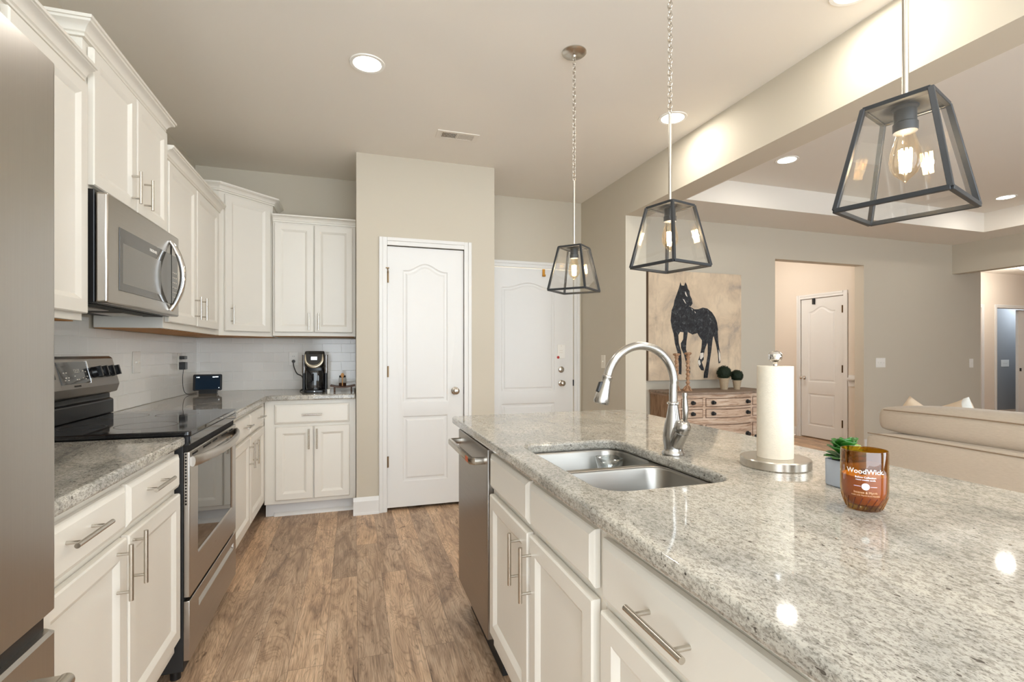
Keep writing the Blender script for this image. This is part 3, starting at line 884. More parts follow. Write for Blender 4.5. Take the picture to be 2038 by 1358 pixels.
bm = BM(); box(bm, 1.065, 1.10, -0.15, 2.36, 0, 0.879); box(bm, 0.50, 1.064, 2.335, 2.36, 0.13, 0.879); box(bm, 0.58, 1.064, 2.335, 2.36, 0, 0.13); build(bm, 'panel', 'cab', t, smooth=False, bevel=0.001)

# ------------------------------------------------------------------ countertops
def counter(name, label, outer, holes, z0, z1, mat, cat='countertop', bev=0.009):
    bm = BM(); plate(bm, outer, holes, z0, z1)
    o = build(bm, name, mat, None, smooth=True, bevel=bev, seg=3)
    tag(o, label, cat)
    return o
SH = rrect(0.535, 0.885, 0.985, 1.575, 0.06, 8)
FHOLE = [(0.922 + 0.018 * math.cos(a * PI / 8), 1.285 + 0.018 * math.sin(a * PI / 8)) for a in range(16)]
counter('island_countertop', 'large pale speckled granite island top with an undermount sink cutout', rrect(0.452, 1.41, -0.2, 2.385, 0.03, 5), [SH], 0.882, 0.915, 'granite')
counter('countertop', 'short veined granite top between the refrigerator and the range', [(-1.200, 1.212), (-0.587, 1.212), (-0.587, 2.105), (-1.200, 2.105)], [], 0.880, 0.915, 'granite2')
counter('countertop', 'L-shaped granite top holding the smart display and coffee maker', [(-1.200, 2.875), (-0.587, 2.875), (-0.587, 3.93), (-0.555, 3.962), (0.016, 3.962), (0.016, 4.583), (-1.200, 4.583)], [], 0.870, 0.908, 'granite2')

# backsplash: one tiled L
bm = BM()
box(bm, WL + 0.0006, WL + 0.0085, 1.212, 2.105, 0.9155, 1.3315); box(bm, WL + 0.0006, WL + 0.0085, 2.105, 2.875, 0.60, 1.39)
box(bm, WL + 0.0006, WL + 0.0085, 2.875, YB - 0.0006, 0.9085, 1.3385); box(bm, WL + 0.0085, 0.0210, YB - 0.0085, YB - 0.0006, 0.9085, 1.3385)
o = build(bm, 'tile_backsplash', 'tile', smooth=False)
tag(o, 'glossy white subway tile backsplash around the counter corner', 'backsplash')

# ------------------------------------------------------------------ range
XF = -0.575
y0, y1 = 2.112, 2.868
t = thing('kitchen_range', 'stainless steel freestanding electric range with black glass cooktop', 'range', (-0.88, 2.49, 0))
FRG = Fr((XF, 0, 0), (0, 1, 0))
bm = BM(); box(bm, -1.18, XF - 0.0215, y0 + 0.002, y1 - 0.002, 0.045, 0.880); build(bm, 'range_body', 'blackmatte', t, smooth=False, bevel=0.003)
for yy in (y0 + 0.05, y1 - 0.05):
    for xx in (-1.12, XF - 0.06):
        bm = BM(); cyl(bm, (xx, yy, 0), (xx, yy, 0.045), 0.018, 12); build(bm, 'foot', 'black', t)
bm = BM(); plate(bm, rrect(-1.13, XF + 0.004, y0 - 0.004, y1 + 0.004, 0.012, 4), [], 0.915, 0.934); co = build(bm, 'cooktop', 'blackglass', t, bevel=0.004)
bm = BM(); box(bm, -1.12, XF - 0.0025, y0 - 0.002, y1 + 0.002, 0.8805, 0.915); build(bm, 'cooktop_rim', 'black', t)
for (cx, cy, rr) in ((-0.78, 2.32, 0.105), (-0.78, 2.68, 0.085), (-0.99, 2.32, 0.075), (-0.99, 2.68, 0.095)):
    bm = BM(); loft(bm, [circle((cx, cy, 0.9343), (0, 0, 1), rr, 40), circle((cx, cy, 0.9343), (0, 0, 1), rr - 0.003, 40)], False, False); build(bm, 'burner_ring', 'steeld', co, smooth=False)
# front: top steel strip with vent gap
bm = BM(); fbox(bm, FRG, y0, y1, 0.884, 0.9145, -0.0020, 0.003); build(bm, 'front_rail', 'blackglass', t, bevel=0.002)
bm = BM(); fbox(bm, FRG, y0 + 0.004, y1 - 0.004, 0.857, 0.8800, -0.0210, -0.010); build(bm, 'vent_gap', 'dark', t)
# oven door
DZ0, DZ1 = 0.318, 0.856
bm = BM()
outer = ring(bm, [FRG(*p, 0) for p in ((y0, DZ0), (y1, DZ0), (y1, DZ1), (y0, DZ1))])
hole = ring(bm, [FRG(*p, 0) for p in ((y0 + 0.105, 0.445), (y1 - 0.075, 0.445), (y1 - 0.075, 0.812), (y0 + 0.105, 0.812))])
fill_loops(bm, [outer, hole])
hb = ring(bm, [FRG(*p, -0.006) for p in ((y0 + 0.111, 0.451), (y1 - 0.081, 0.451), (y1 - 0.081, 0.806), (y0 + 0.111, 0.806))]); bridge(bm, hole, hb)
bk = ring(bm, [FRG(*p, -0.021) for p in ((y0, DZ0), (y1, DZ0), (y1, DZ1), (y0, DZ1))]); bridge(bm, outer, bk); bm.faces.new(bk); 
dr = build(bm, 'oven_door', 'steelh', t, ang=0.4, bevel=0.003)
bm = BM(); fbox(bm, FRG, y0 + 0.108, y1 - 0.078, 0.448, 0.809, -0.010, -0.005); build(bm, 'oven_window', 'window', dr, smooth=False)
for k in range(5):
    bm = BM(); a = y0 + 0.03 + k * 0.145
    fbox(bm, FRG, a, a + (0.11 if k % 2 else 0.07), 0.838, 0.845, -0.002, 0.0006); build(bm, 'vent_slot', 'dark', dr, smooth=False)
bm = BM()
for k in range(17):
    box(bm, XF - 0.0155, XF - 0.0095, y0 - 0.0006, y0 + 0.001, 0.66 + k * 0.0115, 0.667 + k * 0.0115)
build(bm, 'side_vents', 'dark', dr, smooth=False)
hp = []
for k in range(25):
    s = k / 24; u = y0 + 0.012 + (y1 - y0 - 0.024) * s
    bow = math.sin(PI * s) ** 0.7
    hp.append(FRG(u, 0.818, 0.006 + 0.046 * bow))
bm = BM()
rings = []
for p in hp:
    rings.append([p + FRG.N * (0.010 * math.cos(a)) + Vector((0, 0, 0.020 * math.sin(a))) for a in [2 * PI * j / 14 for j in range(14)]])
loft(bm, rings); build(bm, 'oven_handle', 'steelh', dr, ang=1.2)
# storage drawer with a scooped grip
bm = BM()
outer = ring(bm, [FRG(*p, 0) for p in ((y0, 0.085), (y1, 0.085), (y1, 0.305), (y0, 0.305))])
hole = ring(bm, [FRG(*p, 0) for p in ((y0 + 0.115, 0.232), (y1 - 0.045, 0.232), (y1 - 0.045, 0.262), (y0 + 0.115, 0.262))])
fill_loops(bm, [outer, hole])
hb = ring(bm, [FRG(*p) for p in ((y0 + 0.118, 0.246, -0.016), (y1 - 0.048, 0.246, -0.016), (y1 - 0.048, 0.259, -0.018), (y0 + 0.118, 0.259, -0.018))]); bridge(bm, hole, hb); bm.faces.new(hb)
bk = ring(bm, [FRG(*p, -0.021) for p in ((y0, 0.085), (y1, 0.085), (y1, 0.305), (y0, 0.305))]); bridge(bm, outer, bk); bm.faces.new(bk)
build(bm, 'storage_drawer', 'steelh', t, ang=0.4, bevel=0.002)
# back console
bm = BM()
cons = [(-1.185, 0.935), (-1.105, 0.935), (-1.105, 1.0), (-1.120, 1.008), (-1.120, 1.035), (-1.085, 1.040), (-1.075, 1.075), (-1.105, 1.198), (-1.118, 1.206), (-1.185, 1.206)]
loft(bm, [[(x, yy, z) for x, z in cons[:4] + [(-1.120, 1.03), (-1.185, 1.03)]] for yy in (y0 + 0.01, y1 + 0.015)]); cl = build(bm, 'console_base', 'black', t, bevel=0.004)
bm = BM(); loft(bm, [[(x, yy, z) for x, z in [(-1.185, 1.03), (-1.120, 1.03)] + cons[5:]] for yy in (y0 + 0.004, y1 + 0.0)]); cs = build(bm, 'console', 'steeld', t, smooth=False, bevel=0.004)
# console face frame: leaning plane
cu_ = Vector((0, 1, 0)); cv_ = (Vector((-1.105, 0, 1.198)) - Vector((-1.075, 0, 1.075))).normalized(); cn_ = cu_.cross(cv_)
def CF(y, v, n=0.0): return Vector((-1.075, y, 1.075)) + cv_ * v + cn_ * n
def cbox(bm, a, b, c, d_, n0, n1):
    hexa(bm, [CF(a, c, n0), CF(b, c, n0), CF(b, c, n1), CF(a, c, n1), CF(a, d_, n0), CF(b, d_, n0), CF(b, d_, n1), CF(a, d_, n1)])
bm = BM(); cbox(bm, 2.375, 2.60, 0.020, 0.112, 0, 0.0025); dp = build(bm, 'control_panel', 'window', cs, smooth=False)
bm = BM(); cbox(bm, 2.600, 2.607, 0.018, 0.114, 0, 0.004); build(bm, 'panel_edge', 'chrome', cs, smooth=False)
bm = text_bm('12:21', 0.022, lambda x, y, z: CF(2.505 + x, 0.066 + y, 0.0028 + z), 0.0002)
build(bm, 'clock_digits', 'vent', cs, smooth=False)
bm = BM()
for k, (a, v) in enumerate([(2.40, .066), (2.42, .066), (2.55, .07), (2.57, .066), (2.40, .035), (2.41, .045), (2.425, .035), (2.43, .045), (2.48, .05), (2.49, .035), (2.505, .035), (2.54, .04), (2.56, .035), (2.575, .045)]):
    bm = BM(); cbox(bm, a, a + 0.010, v, v + 0.004, 0.0026, 0.003); build(bm, 'panel_key', 'vent', cs, smooth=False)
bm = text_bm('FRIGIDAIRE', 0.011, lambda x, y, z: CF(2.49 + x, 0.006 + y, 0.0006 + z), 0.0002)
build(bm, 'logo', 'blackmatte', cs, smooth=False)
for ky in (2.20, 2.27, 2.645, 2.705, 2.765, 2.822):
    bm = BM()
    c0 = CF(ky, 0.062, 0.0)
    lathe(bm, c0, [(0.0245, 0.0), (0.0245, 0.006), (0.021, 0.010), (0.0185, 0.020), (0.017, 0.022)], 24, cn_)
    cbox(bm, ky - 0.006, ky + 0.006, 0.040, 0.085, 0.008, 0.034)
    build(bm, 'knob', 'black', cs, ang=0.6)

# ------------------------------------------------------------------ microwave
t = thing('microwave', 'over-the-range stainless microwave with curved chrome handle', 'microwave', (-1.0, 2.52, 1.40))
m0, m1, mz0, mz1 = 2.137, 2.905, 1.402, 1.798
FM = Fr((-0.838, 0, 0), (0, 1, 0))
bm = BM(); box(bm, -1.195, -0.878, m0 + 0.003, m1 - 0.003, mz0, mz1 + 0.010); build(bm, 'microwave_body', 'black', t, smooth=False, bevel=0.003)
bm = BM()
box(bm, -1.15, -0.90, m0 + 0.03, m1 - 0.03, mz0 - 0.004, mz0 - 0.0005); un = build(bm, 'underside', 'blackmatte', t, smooth=False)
bm = BM(); box(bm, -1.08, -0.96, m0 + 0.10, m0 + 0.32, mz0 - 0.008, mz0 - 0.004); build(bm, 'grease_filter', 'steelh', un, smooth=False)
bm = BM(); box(bm, -1.08, -0.96, m1 - 0.32, m1 - 0.10, mz0 - 0.008, mz0 - 0.004); build(bm, 'grease_filter', 'steelh', un, smooth=False)
bm = BM(); fbox(bm, FM, m0, m1, mz0, mz1, -0.038, 0); dr = build(bm, 'microwave_door', 'steelh', t, bevel=0.008, seg=3)
bm = BM(); fbox(bm, FM, m0 + 0.092, m1 - 0.03, 1.457, 1.695, 0.0002, 0.0022); build(bm, 'door_glass', 'mwglass', dr, smooth=False, bevel=0.001)
bm = BM(); fbox(bm, FM, m0 + 0.118, m1 - 0.255, 1.486, 1.640, 0.0023, 0.0027); build(bm, 'window_screen', 'mwmesh', dr, smooth=False)
bm = BM(); fbox(bm, FM, m1 - 0.118, m1 - 0.115, 1.43, 1.76, 0.0001, 0.0032); build(bm, 'door_seam', 'dark', dr, smooth=False)
bm = text_bm('FRIGIDAIRE', 0.016, lambda x, y, z: FM(2.560 + x, 1.662 + y, 0.0026 + z), 0.0003, bold=0.0004)
build(bm, 'logo', 'print', dr, smooth=False)
bm = BM()
for r_ in range(6):
    for c_ in range(3): fbox(bm, FM, m1 - 0.100 + c_ * 0.022, m1 - 0.090 + c_ * 0.022, 1.49 + r_ * 0.024, 1.495 + r_ * 0.024, 0.0023, 0.0027)
build(bm, 'keypad', 'vent', dr, smooth=False)
hp, hr = [], []
for k in range(25):
    s = k / 24; v = 1.425 + (1.757 - 1.425) * s
    hp.append(FM(2.772, v, 0.004 + 0.052 * math.sin(PI * s) ** 0.85)); hr.append(0.0105 + 0.004 * math.sin(PI * s))
bm = BM(); tube(bm, hp, hr, 14); build(bm, 'microwave_handle', 'chrome', dr, ang=1.2)

# ------------------------------------------------------------------ refrigerator
t = thing('refrigerator', 'tall stainless steel refrigerator filling the left edge of the picture', 'refrigerator', (-0.88, 0.73, 0))
FF = Fr((-0.552, 0, 0), (0, 1, 0))
f0, f1 = 0.290, 1.203
bm = BM(); box(bm, -1.19, -0.635, f0 + 0.006, f1 - 0.004, 0.02, 1.76); build(bm, 'refrigerator_body', 'blackmatte', t, smooth=False, bevel=0.004)
def fr_door(a, b, c, d_, name):
    bm = BM()
    out = []
    r = 0.018
    def sec(v, i):  # horizontal section with rounded front edges
        pts = [FF(a + i, v, -0.080)]
        for j in range(7):
            q = math.radians(180 - 90 * j / 6); pts.append(FF(a + i + r + r * math.cos(q), v, -r - i + r * math.sin(q)))
        for j in range(7):
            q = math.radians(90 - 90 * j / 6); pts.append(FF(b - i - r + r * math.cos(q), v, -r - i + r * math.sin(q)))
        pts.append(FF(b - i, v, -0.080))
        return pts
    loft(bm, [sec(c, 0.006), sec(c + 0.006, 0.0), sec(d_ - 0.006, 0.0), sec(d_, 0.006)])
    return build(bm, name, 'steel', t, ang=0.6)
fr_door(f0, 0.726, 0.722, 1.79, 'refrigerator_door')
fr_door(0.734, f1, 0.722, 1.79, 'refrigerator_door')
fz = fr_door(f0, f1, 0.05, 0.688, 'freezer_drawer')
bm = BM(); fbox(bm, FF, f0 + 0.01, f1 - 0.012, 0.688, 0.722, -0.075, -0.018); build(bm, 'door_gap', 'black', t)
bm = BM(); tube(bm, [FF(f0 + 0.08, 0.628, 0.055), FF(f1 - 0.092, 0.628, 0.055)], 0.0135, 20)
fbox(bm, FF, f1 - 0.14, f1 - 0.095, 0.618, 0.640, -0.001, 0.056); fbox(bm, FF, f0 + 0.085, f0 + 0.13, 0.618, 0.640, -0.001, 0.056)
build(bm, 'freezer_handle', 'nickel', fz, bevel=0.003)
for yy in (0.66, 0.80):
    bm = BM(); tube(bm, [FF(yy, 0.85, 0.055), FF(yy, 1.60, 0.055)], 0.012, 16)
    for v in (0.88, 1.57): fbox(bm, FF, yy - 0.01, yy + 0.01, v - 0.012, v + 0.012, -0.001, 0.055)
    build(bm, 'door_handle', 'nickel', t, bevel=0.002)

# ------------------------------------------------------------------ dishwasher
t = thing('dishwasher', 'dark stainless dishwasher with towel-bar handle at the far end of the island', 'dishwasher', (0.75, 2.07, 0))
FDW = Fr((0.478, 0, 0), (0, -1, 0))
bm = BM(); fbox(bm, FDW, -2.33, -1.795, 0.10, 0.868, -0.56, -0.03); build(bm, 'tub', 'blackmatte', t, smooth=False)
bm = BM(); fbox(bm, FDW, -2.332, -1.80, 0.145, 0.860, -0.028, 0); dd = build(bm, 'dishwasher_door', 'steeld', t, bevel=0.004)
bm = BM(); fbox(bm, FDW, -2.33, -1.802, 0.861, 0.874, -0.03, -0.006); build(bm, 'control_strip', 'black', t, smooth=False)
bm = BM(); fbox(bm, FDW, -2.325, -1.80, 0.0, 0.145, -0.12, -0.06); build(bm, 'toe_panel', 'blackmatte', t, smooth=False)
bm = BM()
a, b, v, o_ = -2.285, -1.835, 0.812, 0.052
pts = [FDW(a, v, 0), FDW(a, v, o_ - 0.012), FDW(a + 0.012, v, o_), FDW(b - 0.012, v, o_), FDW(b, v, o_ - 0.012), FDW(b, v, 0)]
rings = []
for k, p in enumerate(pts):
    dirn = (pts[min(k + 1, 5)] - pts[max(k - 1, 0)]).normalized()
    side = dirn.cross(Vector((0, 0, 1))).normalized()
    w = 0.0085
    rings.append([p + side * (w * sx) + Vector((0, 0, 0.0135 * sz)) for sx, sz in ((-1, -.6), (-.6, -1), (.6, -1), (1, -.6), (1, .6), (.6, 1), (-.6, 1), (-1, .6))])
loft(bm, rings); hd = build(bm, 'dishwasher_handle', 'nickel', dd, ang=0.7)
bm = BM(); fbox(bm, FDW, -1.905, -1.865, 0.803, 0.822, 0.052, 0.0618); build(bm, 'worn_label', 'rust', hd, smooth=False)

# ------------------------------------------------------------------ sink
t = thing('kitchen_sink', 'stainless steel undermount double-bowl sink in the island', 'sink', (0.71, 1.28, 0.70))
def bowl(y_a, y_b):
    bm = BM()
    R = [(0.0, 0.878), (0.003, 0.872), (0.008, 0.74), (0.018, 0.716), (0.045, 0.704)]
    rr = [[(x, y, z) for x, y in rrect(0.532 + i, 0.888 - i, y_a + i, y_b - i, max(0.055 - i * 0.3, 0.02), 6)] for i, z in R]
    loft(bm, rr, False, True)
    b = build(bm, 'bowl', 'sink', t, ang=0.9)
    cx, cy = 0.71, (y_a + y_b) / 2
    bm = BM(); lathe(bm, (cx, cy, 0.7045), [(0.043, 0), (0.043, 0.003), (0.032, 0.002), (0.030, 0.0005)], 28); build(bm, 'drain', 'chrome', b)
bowl(0.98, 1.300); bowl(1.325, 1.58)
bm = BM(); plate(bm, rrect(0.520, 0.912, 0.955, 1.605, 0.06, 6), [rrect(0.532, 0.888, 0.98, 1.300, 0.055, 6), rrect(0.532, 0.888, 1.325, 1.58, 0.055, 6)], 0.8765, 0.8815)
build(bm, 'rim', 'sink', t, bevel=0.0015)
t = thing('sponge_caddy', 'clear plastic sponge holder stuck to the far wall of the sink', 'caddy', (0.84, 1.52, 0.80))
bm = BM()
loft(bm, [[(x, y, z) for x, y in rrect(0.795 + i, 0.872, 1.475 + i, 1.560 - i, 0.02, 4)] for i, z in ((0.018, 0.80), (0.008, 0.81), (0.0, 0.865))], True, False)
build(bm, 'cup', 'clearplastic', t, solid=0.0015)
bm = BM(); lathe(bm, (0.872, 1.52, 0.845), [(0.014, 0), (0.010, 0.006), (0.004, 0.010)], 16, (1, 0, 0)); build(bm, 'suction_disc', 'clearplastic', t)

# ------------------------------------------------------------------ faucet
t = thing('kitchen_faucet', 'brushed steel gooseneck pull-down faucet behind the sink', 'faucet', (0.922, 1.285, 0.915))
bm = BM()
lathe(bm, (0.922, 1.285, 0.9152), [(0.033, 0), (0.034, 0.003), (0.033, 0.008), (0.029, 0.012), (0.0275, 0.020), (0.030, 0.040), (0.0305, 0.060), (0.027, 0.085), (0.021, 0.110), (0.0165, 0.135), (0.0145, 0.150)], 32)
build(bm, 'faucet_base', 'faucet', t, ang=0.8)
bm = BM(); lathe(bm, (0.922, 1.285, 1.0655), [(0.0145, 0), (0.0185, 0.003), (0.0185, 0.007), (0.0140, 0.010)], 28); build(bm, 'collar', 'chrome', t)
sp = [(0.922, 1.285, 1.074), (0.922, 1.285, 1.10), (0.9235, 1.285, 1.13)]
cxs, czs, R_ = 0.811, 1.130, 0.1135
for k in range(0, 31):
    a = math.radians(0 + 167 * k / 30)
    sp.append((cxs + R_ * math.cos(a), 1.285, czs + R_ * math.sin(a)))
bm = BM(); tube(bm, sp, 0.0123, 18); build(bm, 'spout', 'faucet', t, ang=1.2)
e = Vector(sp[-1]); dv = (Vector(sp[-1]) - Vector(sp[-2])).normalized()
bm = BM(); lathe(bm, e, [(0.0130, -0.002), (0.0150, 0.0), (0.0150, 0.006), (0.0135, 0.008), (0.0140, 0.018), (0.0175, 0.040), (0.0215, 0.062), (0.0225, 0.076), (0.0200, 0.082), (0.012, 0.083)], 28, dv); sh = build(bm, 'spray_head', 'faucet', t, ang=0.8)
side = Vector((-1, 0, 0)); c0 = e + dv * 0.046 + side * 0.020
bm = BM(); c1 = c0 + dv * 0.026
hexa(bm, [c0 + Vector((x, y, 0)) for x, y in ((-0.004, -0.007), (0.006, -0.007), (0.006, 0.007), (-0.004, 0.007))] + [c0 - dv * 0.03 + Vector((x, y, 0)) for x, y in ((-0.002, -0.006), (0.008, -0.006), (0.008, 0.006), (-0.002, 0.006))])
build(bm, 'spray_button', 'black', sh, bevel=0.002)
s0, s1 = Vector((0.922, 1.278, 0.945)), Vector((0.922, 1.247, 0.992))
bm = BM(); dvec = (s1 - s0); L_ = dvec.length
lathe(bm, s0, [(0.022, 0.0), (0.0235, 0.02), (0.0235, L_), (0.0225, L_ + 0.002)], 24, dvec); lv = build(bm, 'valve', 'faucet', t, ang=0.8)
bm = BM()
ba = s1 + dvec.normalized() * 0.003
lathe(bm, ba, [(0.0225, 0.0), (0.0240, 0.008), (0.0225, 0.018), (0.0165, 0.028), (0.009, 0.034)], 24, dvec)
tube(bm, spline([ba + dvec.normalized() * 0.026, (0.922, 1.226, 1.045), (0.922, 1.228, 1.075), (0.922, 1.229, 1.100), (0.922, 1.229, 1.106)], 5), [0.009 - 0.003 * abs(1 - k / 7.0) if k < 14 else 0.0075 for k in range(21)], 12)
build(bm, 'lever', 'faucet', lv, ang=0.9)

# ------------------------------------------------------------------ pendants
def pendant(label, cx, cy, rot, idx):
    t = thing('pendant_lantern', label, 'pendant lamp', (cx, cy, 1.533), 'glass lantern pendants over the island')
    zb, zt, hb, ht, r = 1.533, 1.748, 0.0975, 0.058, 0.0055
    def R(x, y, z):
        c_, s_ = math.cos(rot), math.sin(rot)
        return Vector((cx + x * c_ - y * s_, cy + x * s_ + y * c_, z))
    sg = ((-1, -1), (1, -1), (1, 1), (-1, 1))
    def bar(bm, p, q, w=0.0052, up=Vector((0, 0, 1))):
        d_ = (q - p).normalized(); s_ = d_.cross(up)
        if s_.length < 0.05: s_ = d_.cross(Vector((1, 0, 0)))
        s_.normalize(); u_ = s_.cross(d_).normalized()
        o = [(-1, -1), (1, -1), (1, 1), (-1, 1)]
        loft(bm, [[p + s_ * (w * a) + u_ * (w * b) for a, b in o], [q + s_ * (w * a) + u_ * (w * b) for a, b in o]])
    bm = BM()
    for k in range(4):
        a, b = sg[k], sg[(k + 1) % 4]
        bar(bm, R(a[0] * hb, a[1] * hb, zb), R(b[0] * hb, b[1] * hb, zb), 0.0048)
        bar(bm, R(a[0] * ht, a[1] * ht, zt), R(b[0] * ht, b[1] * ht, zt), 0.0045)
        out = (R(a[0], a[1], 0) - R(0, 0, 0)).normalized()
        bar(bm, R(a[0] * hb, a[1] * hb, zb), R(a[0] * ht, a[1] * ht, zt), 0.0050, R(0, 1, 0) - R(0, 0, 0))
    build(bm, 'lantern_frame', 'lampmetal', t, smooth=False, bevel=0.0008, seg=1)
    bm = BM(); vs = [R(a * ht, b * ht, zt) for a, b in sg]; loft(bm, [vs, [v + Vector((0, 0, 0.003)) for v in vs]]); top = build(bm, 'top_plate', 'lampmetal', t, smooth=False)
    for k in range(4):
        a, b = sg[k], sg[(k + 1) % 4]
        i = 0.004
        q = [R(a[0] * (hb - i), a[1] * (hb - i), zb + 0.002), R(b[0] * (hb - i), b[1] * (hb - i), zb + 0.002), R(b[0] * (ht - i), b[1] * (ht - i), zt - 0.002), R(a[0] * (ht - i), a[1] * (ht - i), zt - 0.002)]
        bm = BM(); bm.faces.new([bm.verts.new(p) for p in q]); build(bm, 'glass_pane', 'glass', t, smooth=False)
    # socket, bulb
    bm = BM(); lathe(bm, (cx, cy, zt - 0.053), [(0.0215, 0.0), (0.0225, 0.003), (0.0225, 0.018), (0.020, 0.020), (0.020, 0.046), (0.024, 0.050), (0.024, 0.053)], 24); so = build(bm, 'socket', 'lampmetal', t, ang=0.6)
    zb0 = zt - 0.050
    bm = BM(); lathe(bm, (cx, cy, zb0 - 0.112), [(0.001, 0.0), (0.004, 0.004), (0.010, 0.010), (0.020, 0.020), (0.0275, 0.034), (0.0290, 0.048), (0.0265, 0.068), (0.0205, 0.090), (0.0165, 0.104), (0.0160, 0.112)], 28, cap0=True, cap1=False)
    bu = build(bm, 'bulb', 'bulb', t, ang=1.2)
    bm = BM()
    n = 8
    for k in range(n):
        a1, a2 = 2 * PI * k / n, 2 * PI * (k + 0.5) / n
        p = [(cx + 0.0105 * math.cos(a1), cy + 0.0105 * math.sin(a1), zb0 - 0.040), (cx + 0.0085 * math.cos(a2), cy + 0.0085 * math.sin(a2), zb0 - 0.088)]
        p2 = (cx + 0.0105 * math.cos(2 * PI * (k + 1) / n), cy + 0.0105 * math.sin(2 * PI * (k + 1) / n), zb0 - 0.040)
        tube(bm, [p[0], p[1]], 0.0020, 6); tube(bm, [p[1], p2], 0.0020, 6)
    build(bm, 'filament', 'filament', bu)
    lamp('pendant_glow', 'POINT', (cx, cy, zb0 - 0.064), BULB_W, (1.0, 0.88, 0.74), 0.012)
    # cap, rod, chain, canopy
    bm = BM(); lathe(bm, (cx, cy, zt + 0.003), [(0.021, 0), (0.021, 0.003), (0.012, 0.010), (0.0065, 0.016), (0.0055, 0.02)], 20); build(bm, 'cap', 'nickel', t)
    zr = 2.085
    bm = BM(); cyl(bm, (cx, cy, zt + 0.018), (cx, cy, zr), 0.0062, 14); build(bm, 'rod', 'nickel', t, ang=0.9)
    bm = BM()
    L_, w_, wr = 0.028, 0.0085, 0.0019
    z = zr - 0.003; k = 0
    loop = 18
    zend = ZC - 0.022
    n = max(1, round((zend - z) / (L_ - 2 * wr * 2)))
    step = (zend - z) / n
    LL = step + 4 * wr
    for k in range(n):
        zc = z + step * (k + 0.5)
        ang = (k % 2) * PI / 2 + 0.4
        pts = []
        for j in range(loop):
            a = 2 * PI * j / loop
            px = w_ * math.cos(a)
            pz = math.sin(a) * (LL / 2 - wr)
            pts.append((cx + px * math.cos(ang), cy + px * math.sin(ang), zc + pz))
        tube(bm, pts, wr, 6, closed=True)
    build(bm, 'chain', 'nickel', t, ang=1.2)
    bm = BM(); lathe(bm, (cx, cy, ZC - 0.0005), [(0.062, 0.0), (0.062, -0.004), (0.055, -0.010), (0.030, -0.016), (0.012, -0.019), (0.009, -0.026)], 36); build(bm, 'canopy', 'nickel', t, ang=0.7)
pendant('smallest-looking glass lantern pendant, farthest along the island', 1.056, 2.283, math.radians(-48), 0)
pendant('middle of the three glass lantern pendants, before the painting', 1.088, 1.535, math.radians(15), 1)
pendant('largest-looking glass lantern pendant, nearest at the upper right', 1.124, 0.757, math.radians(18), 2)

# ------------------------------------------------------------------ on the island
t = thing('paper_towel_holder', 'brushed steel paper towel stand with a knob finial on the island', 'paper towel holder', (1.096, 1.074, 0.915))
bm = BM(); lathe(bm, (1.096, 1.074, 0.9152), [(0.086, 0), (0.0875, 0.002), (0.0875, 0.021), (0.085, 0.024), (0.060, 0.0245)], 48); build(bm, 'base', 'nickel', t, ang=0.6)
bm = BM(); cyl(bm, (1.096, 1.074, 0.938), (1.096, 1.074, 1.205), 0.006, 12); build(bm, 'rod', 'chrome', t, ang=0.9)
bm = BM(); lathe(bm, (1.096, 1.074, 1.192), [(0.0065, 0), (0.0075, 0.006), (0.016, 0.011), (0.0175, 0.015), (0.0175, 0.027), (0.013, 0.033), (0.004, 0.037)], 12); build(bm, 'finial', 'chrome', t, ang=0.5)
bm = BM()
outl = []
for k in range(48):
    a = 2 * PI * k / 48 
    rr_ = 0.0445 + 0.0012 * (k / 48)
    outl.append((1.096 + rr_ * math.cos(a - 1.87), 1.074 + rr_ * math.sin(a - 1.87)))
plate(bm, outl, [[(1.096 + 0.019 * math.cos(2 * PI * k / 24), 1.074 + 0.019 * math.sin(2 * PI * k / 24)) for k in range(24)]], 0.9400, 1.187)
tag(build(bm, 'paper_towel_roll', 'paper', ang=0.5), 'cream paper towel roll standing on the round steel holder', 'paper towel')

CX, CY = 0.966, 0.728
t = thing('jar_candle', 'amber glass jar candle with white lettering on the island', 'candle', (CX, CY, 0.915))
bm = BM()
prof = [(r_ * 0.835, 0.9155 + (z_ - 0.9155) * 1.19) for r_, z_ in [(0.0335, 0.9155), (0.036, 0.9175), (0.0470, 0.940), (0.0480, 0.948), (0.0478, 1.010), (0.0470, 1.0135), (0.0455, 1.0135), (0.0450, 1.010), (0.0450, 0.946), (0.0430, 0.938), (0.034, 0.9240)]]
lathe(bm, (CX, CY, 0), prof, 40)
build(bm, 'glass_jar', 'amber', t, ang=0.5)
bm = BM(); lathe(bm, (CX, CY, 0), [(0.0275, 0.928), (0.0352, 0.944), (0.0368, 0.955), (0.0368, 0.983), (0.034, 0.9825), (0.006, 0.982)], 40); build(bm, 'wax', 'wax', t, ang=0.6)
bm = BM(); box(bm, CX - 0.008, CX + 0.008, CY - 0.001, CY + 0.001, 0.982, 0.994); build(bm, 'wick', 'walnut', t)
bm = BM()
for k in range(20):
    a = 2 * PI * k / 20
    p = lambda da, r_, z: (CX + r_ * math.cos(a + da), CY + r_ * math.sin(a + da), z)
    tube(bm, [p(0, 0.0305, 0.9190), p(0.14, 0.0350, 0.9315), p(0.28, 0.0390, 0.9435)], 0.0009, 5)
build(bm, 'swirled_ribs', 'amber', t)
base_a = math.atan2(0 - CY, 0 - CX) + 0.06     # faces the camera side
def wrap(r_, x, z): 
    a = base_a + x / r_
    return Vector((CX + r_ * math.cos(a), CY + r_ * math.sin(a), z))
RJ = 0.0403
def jar_text(s, size, zc, mat, nm, bold=0.0):
    bm = text_bm(s, size, lambda x, y, z: wrap(RJ + z, x, zc + y), 0.0001, bold=bold)
    build(bm, nm, mat, t, smooth=False)
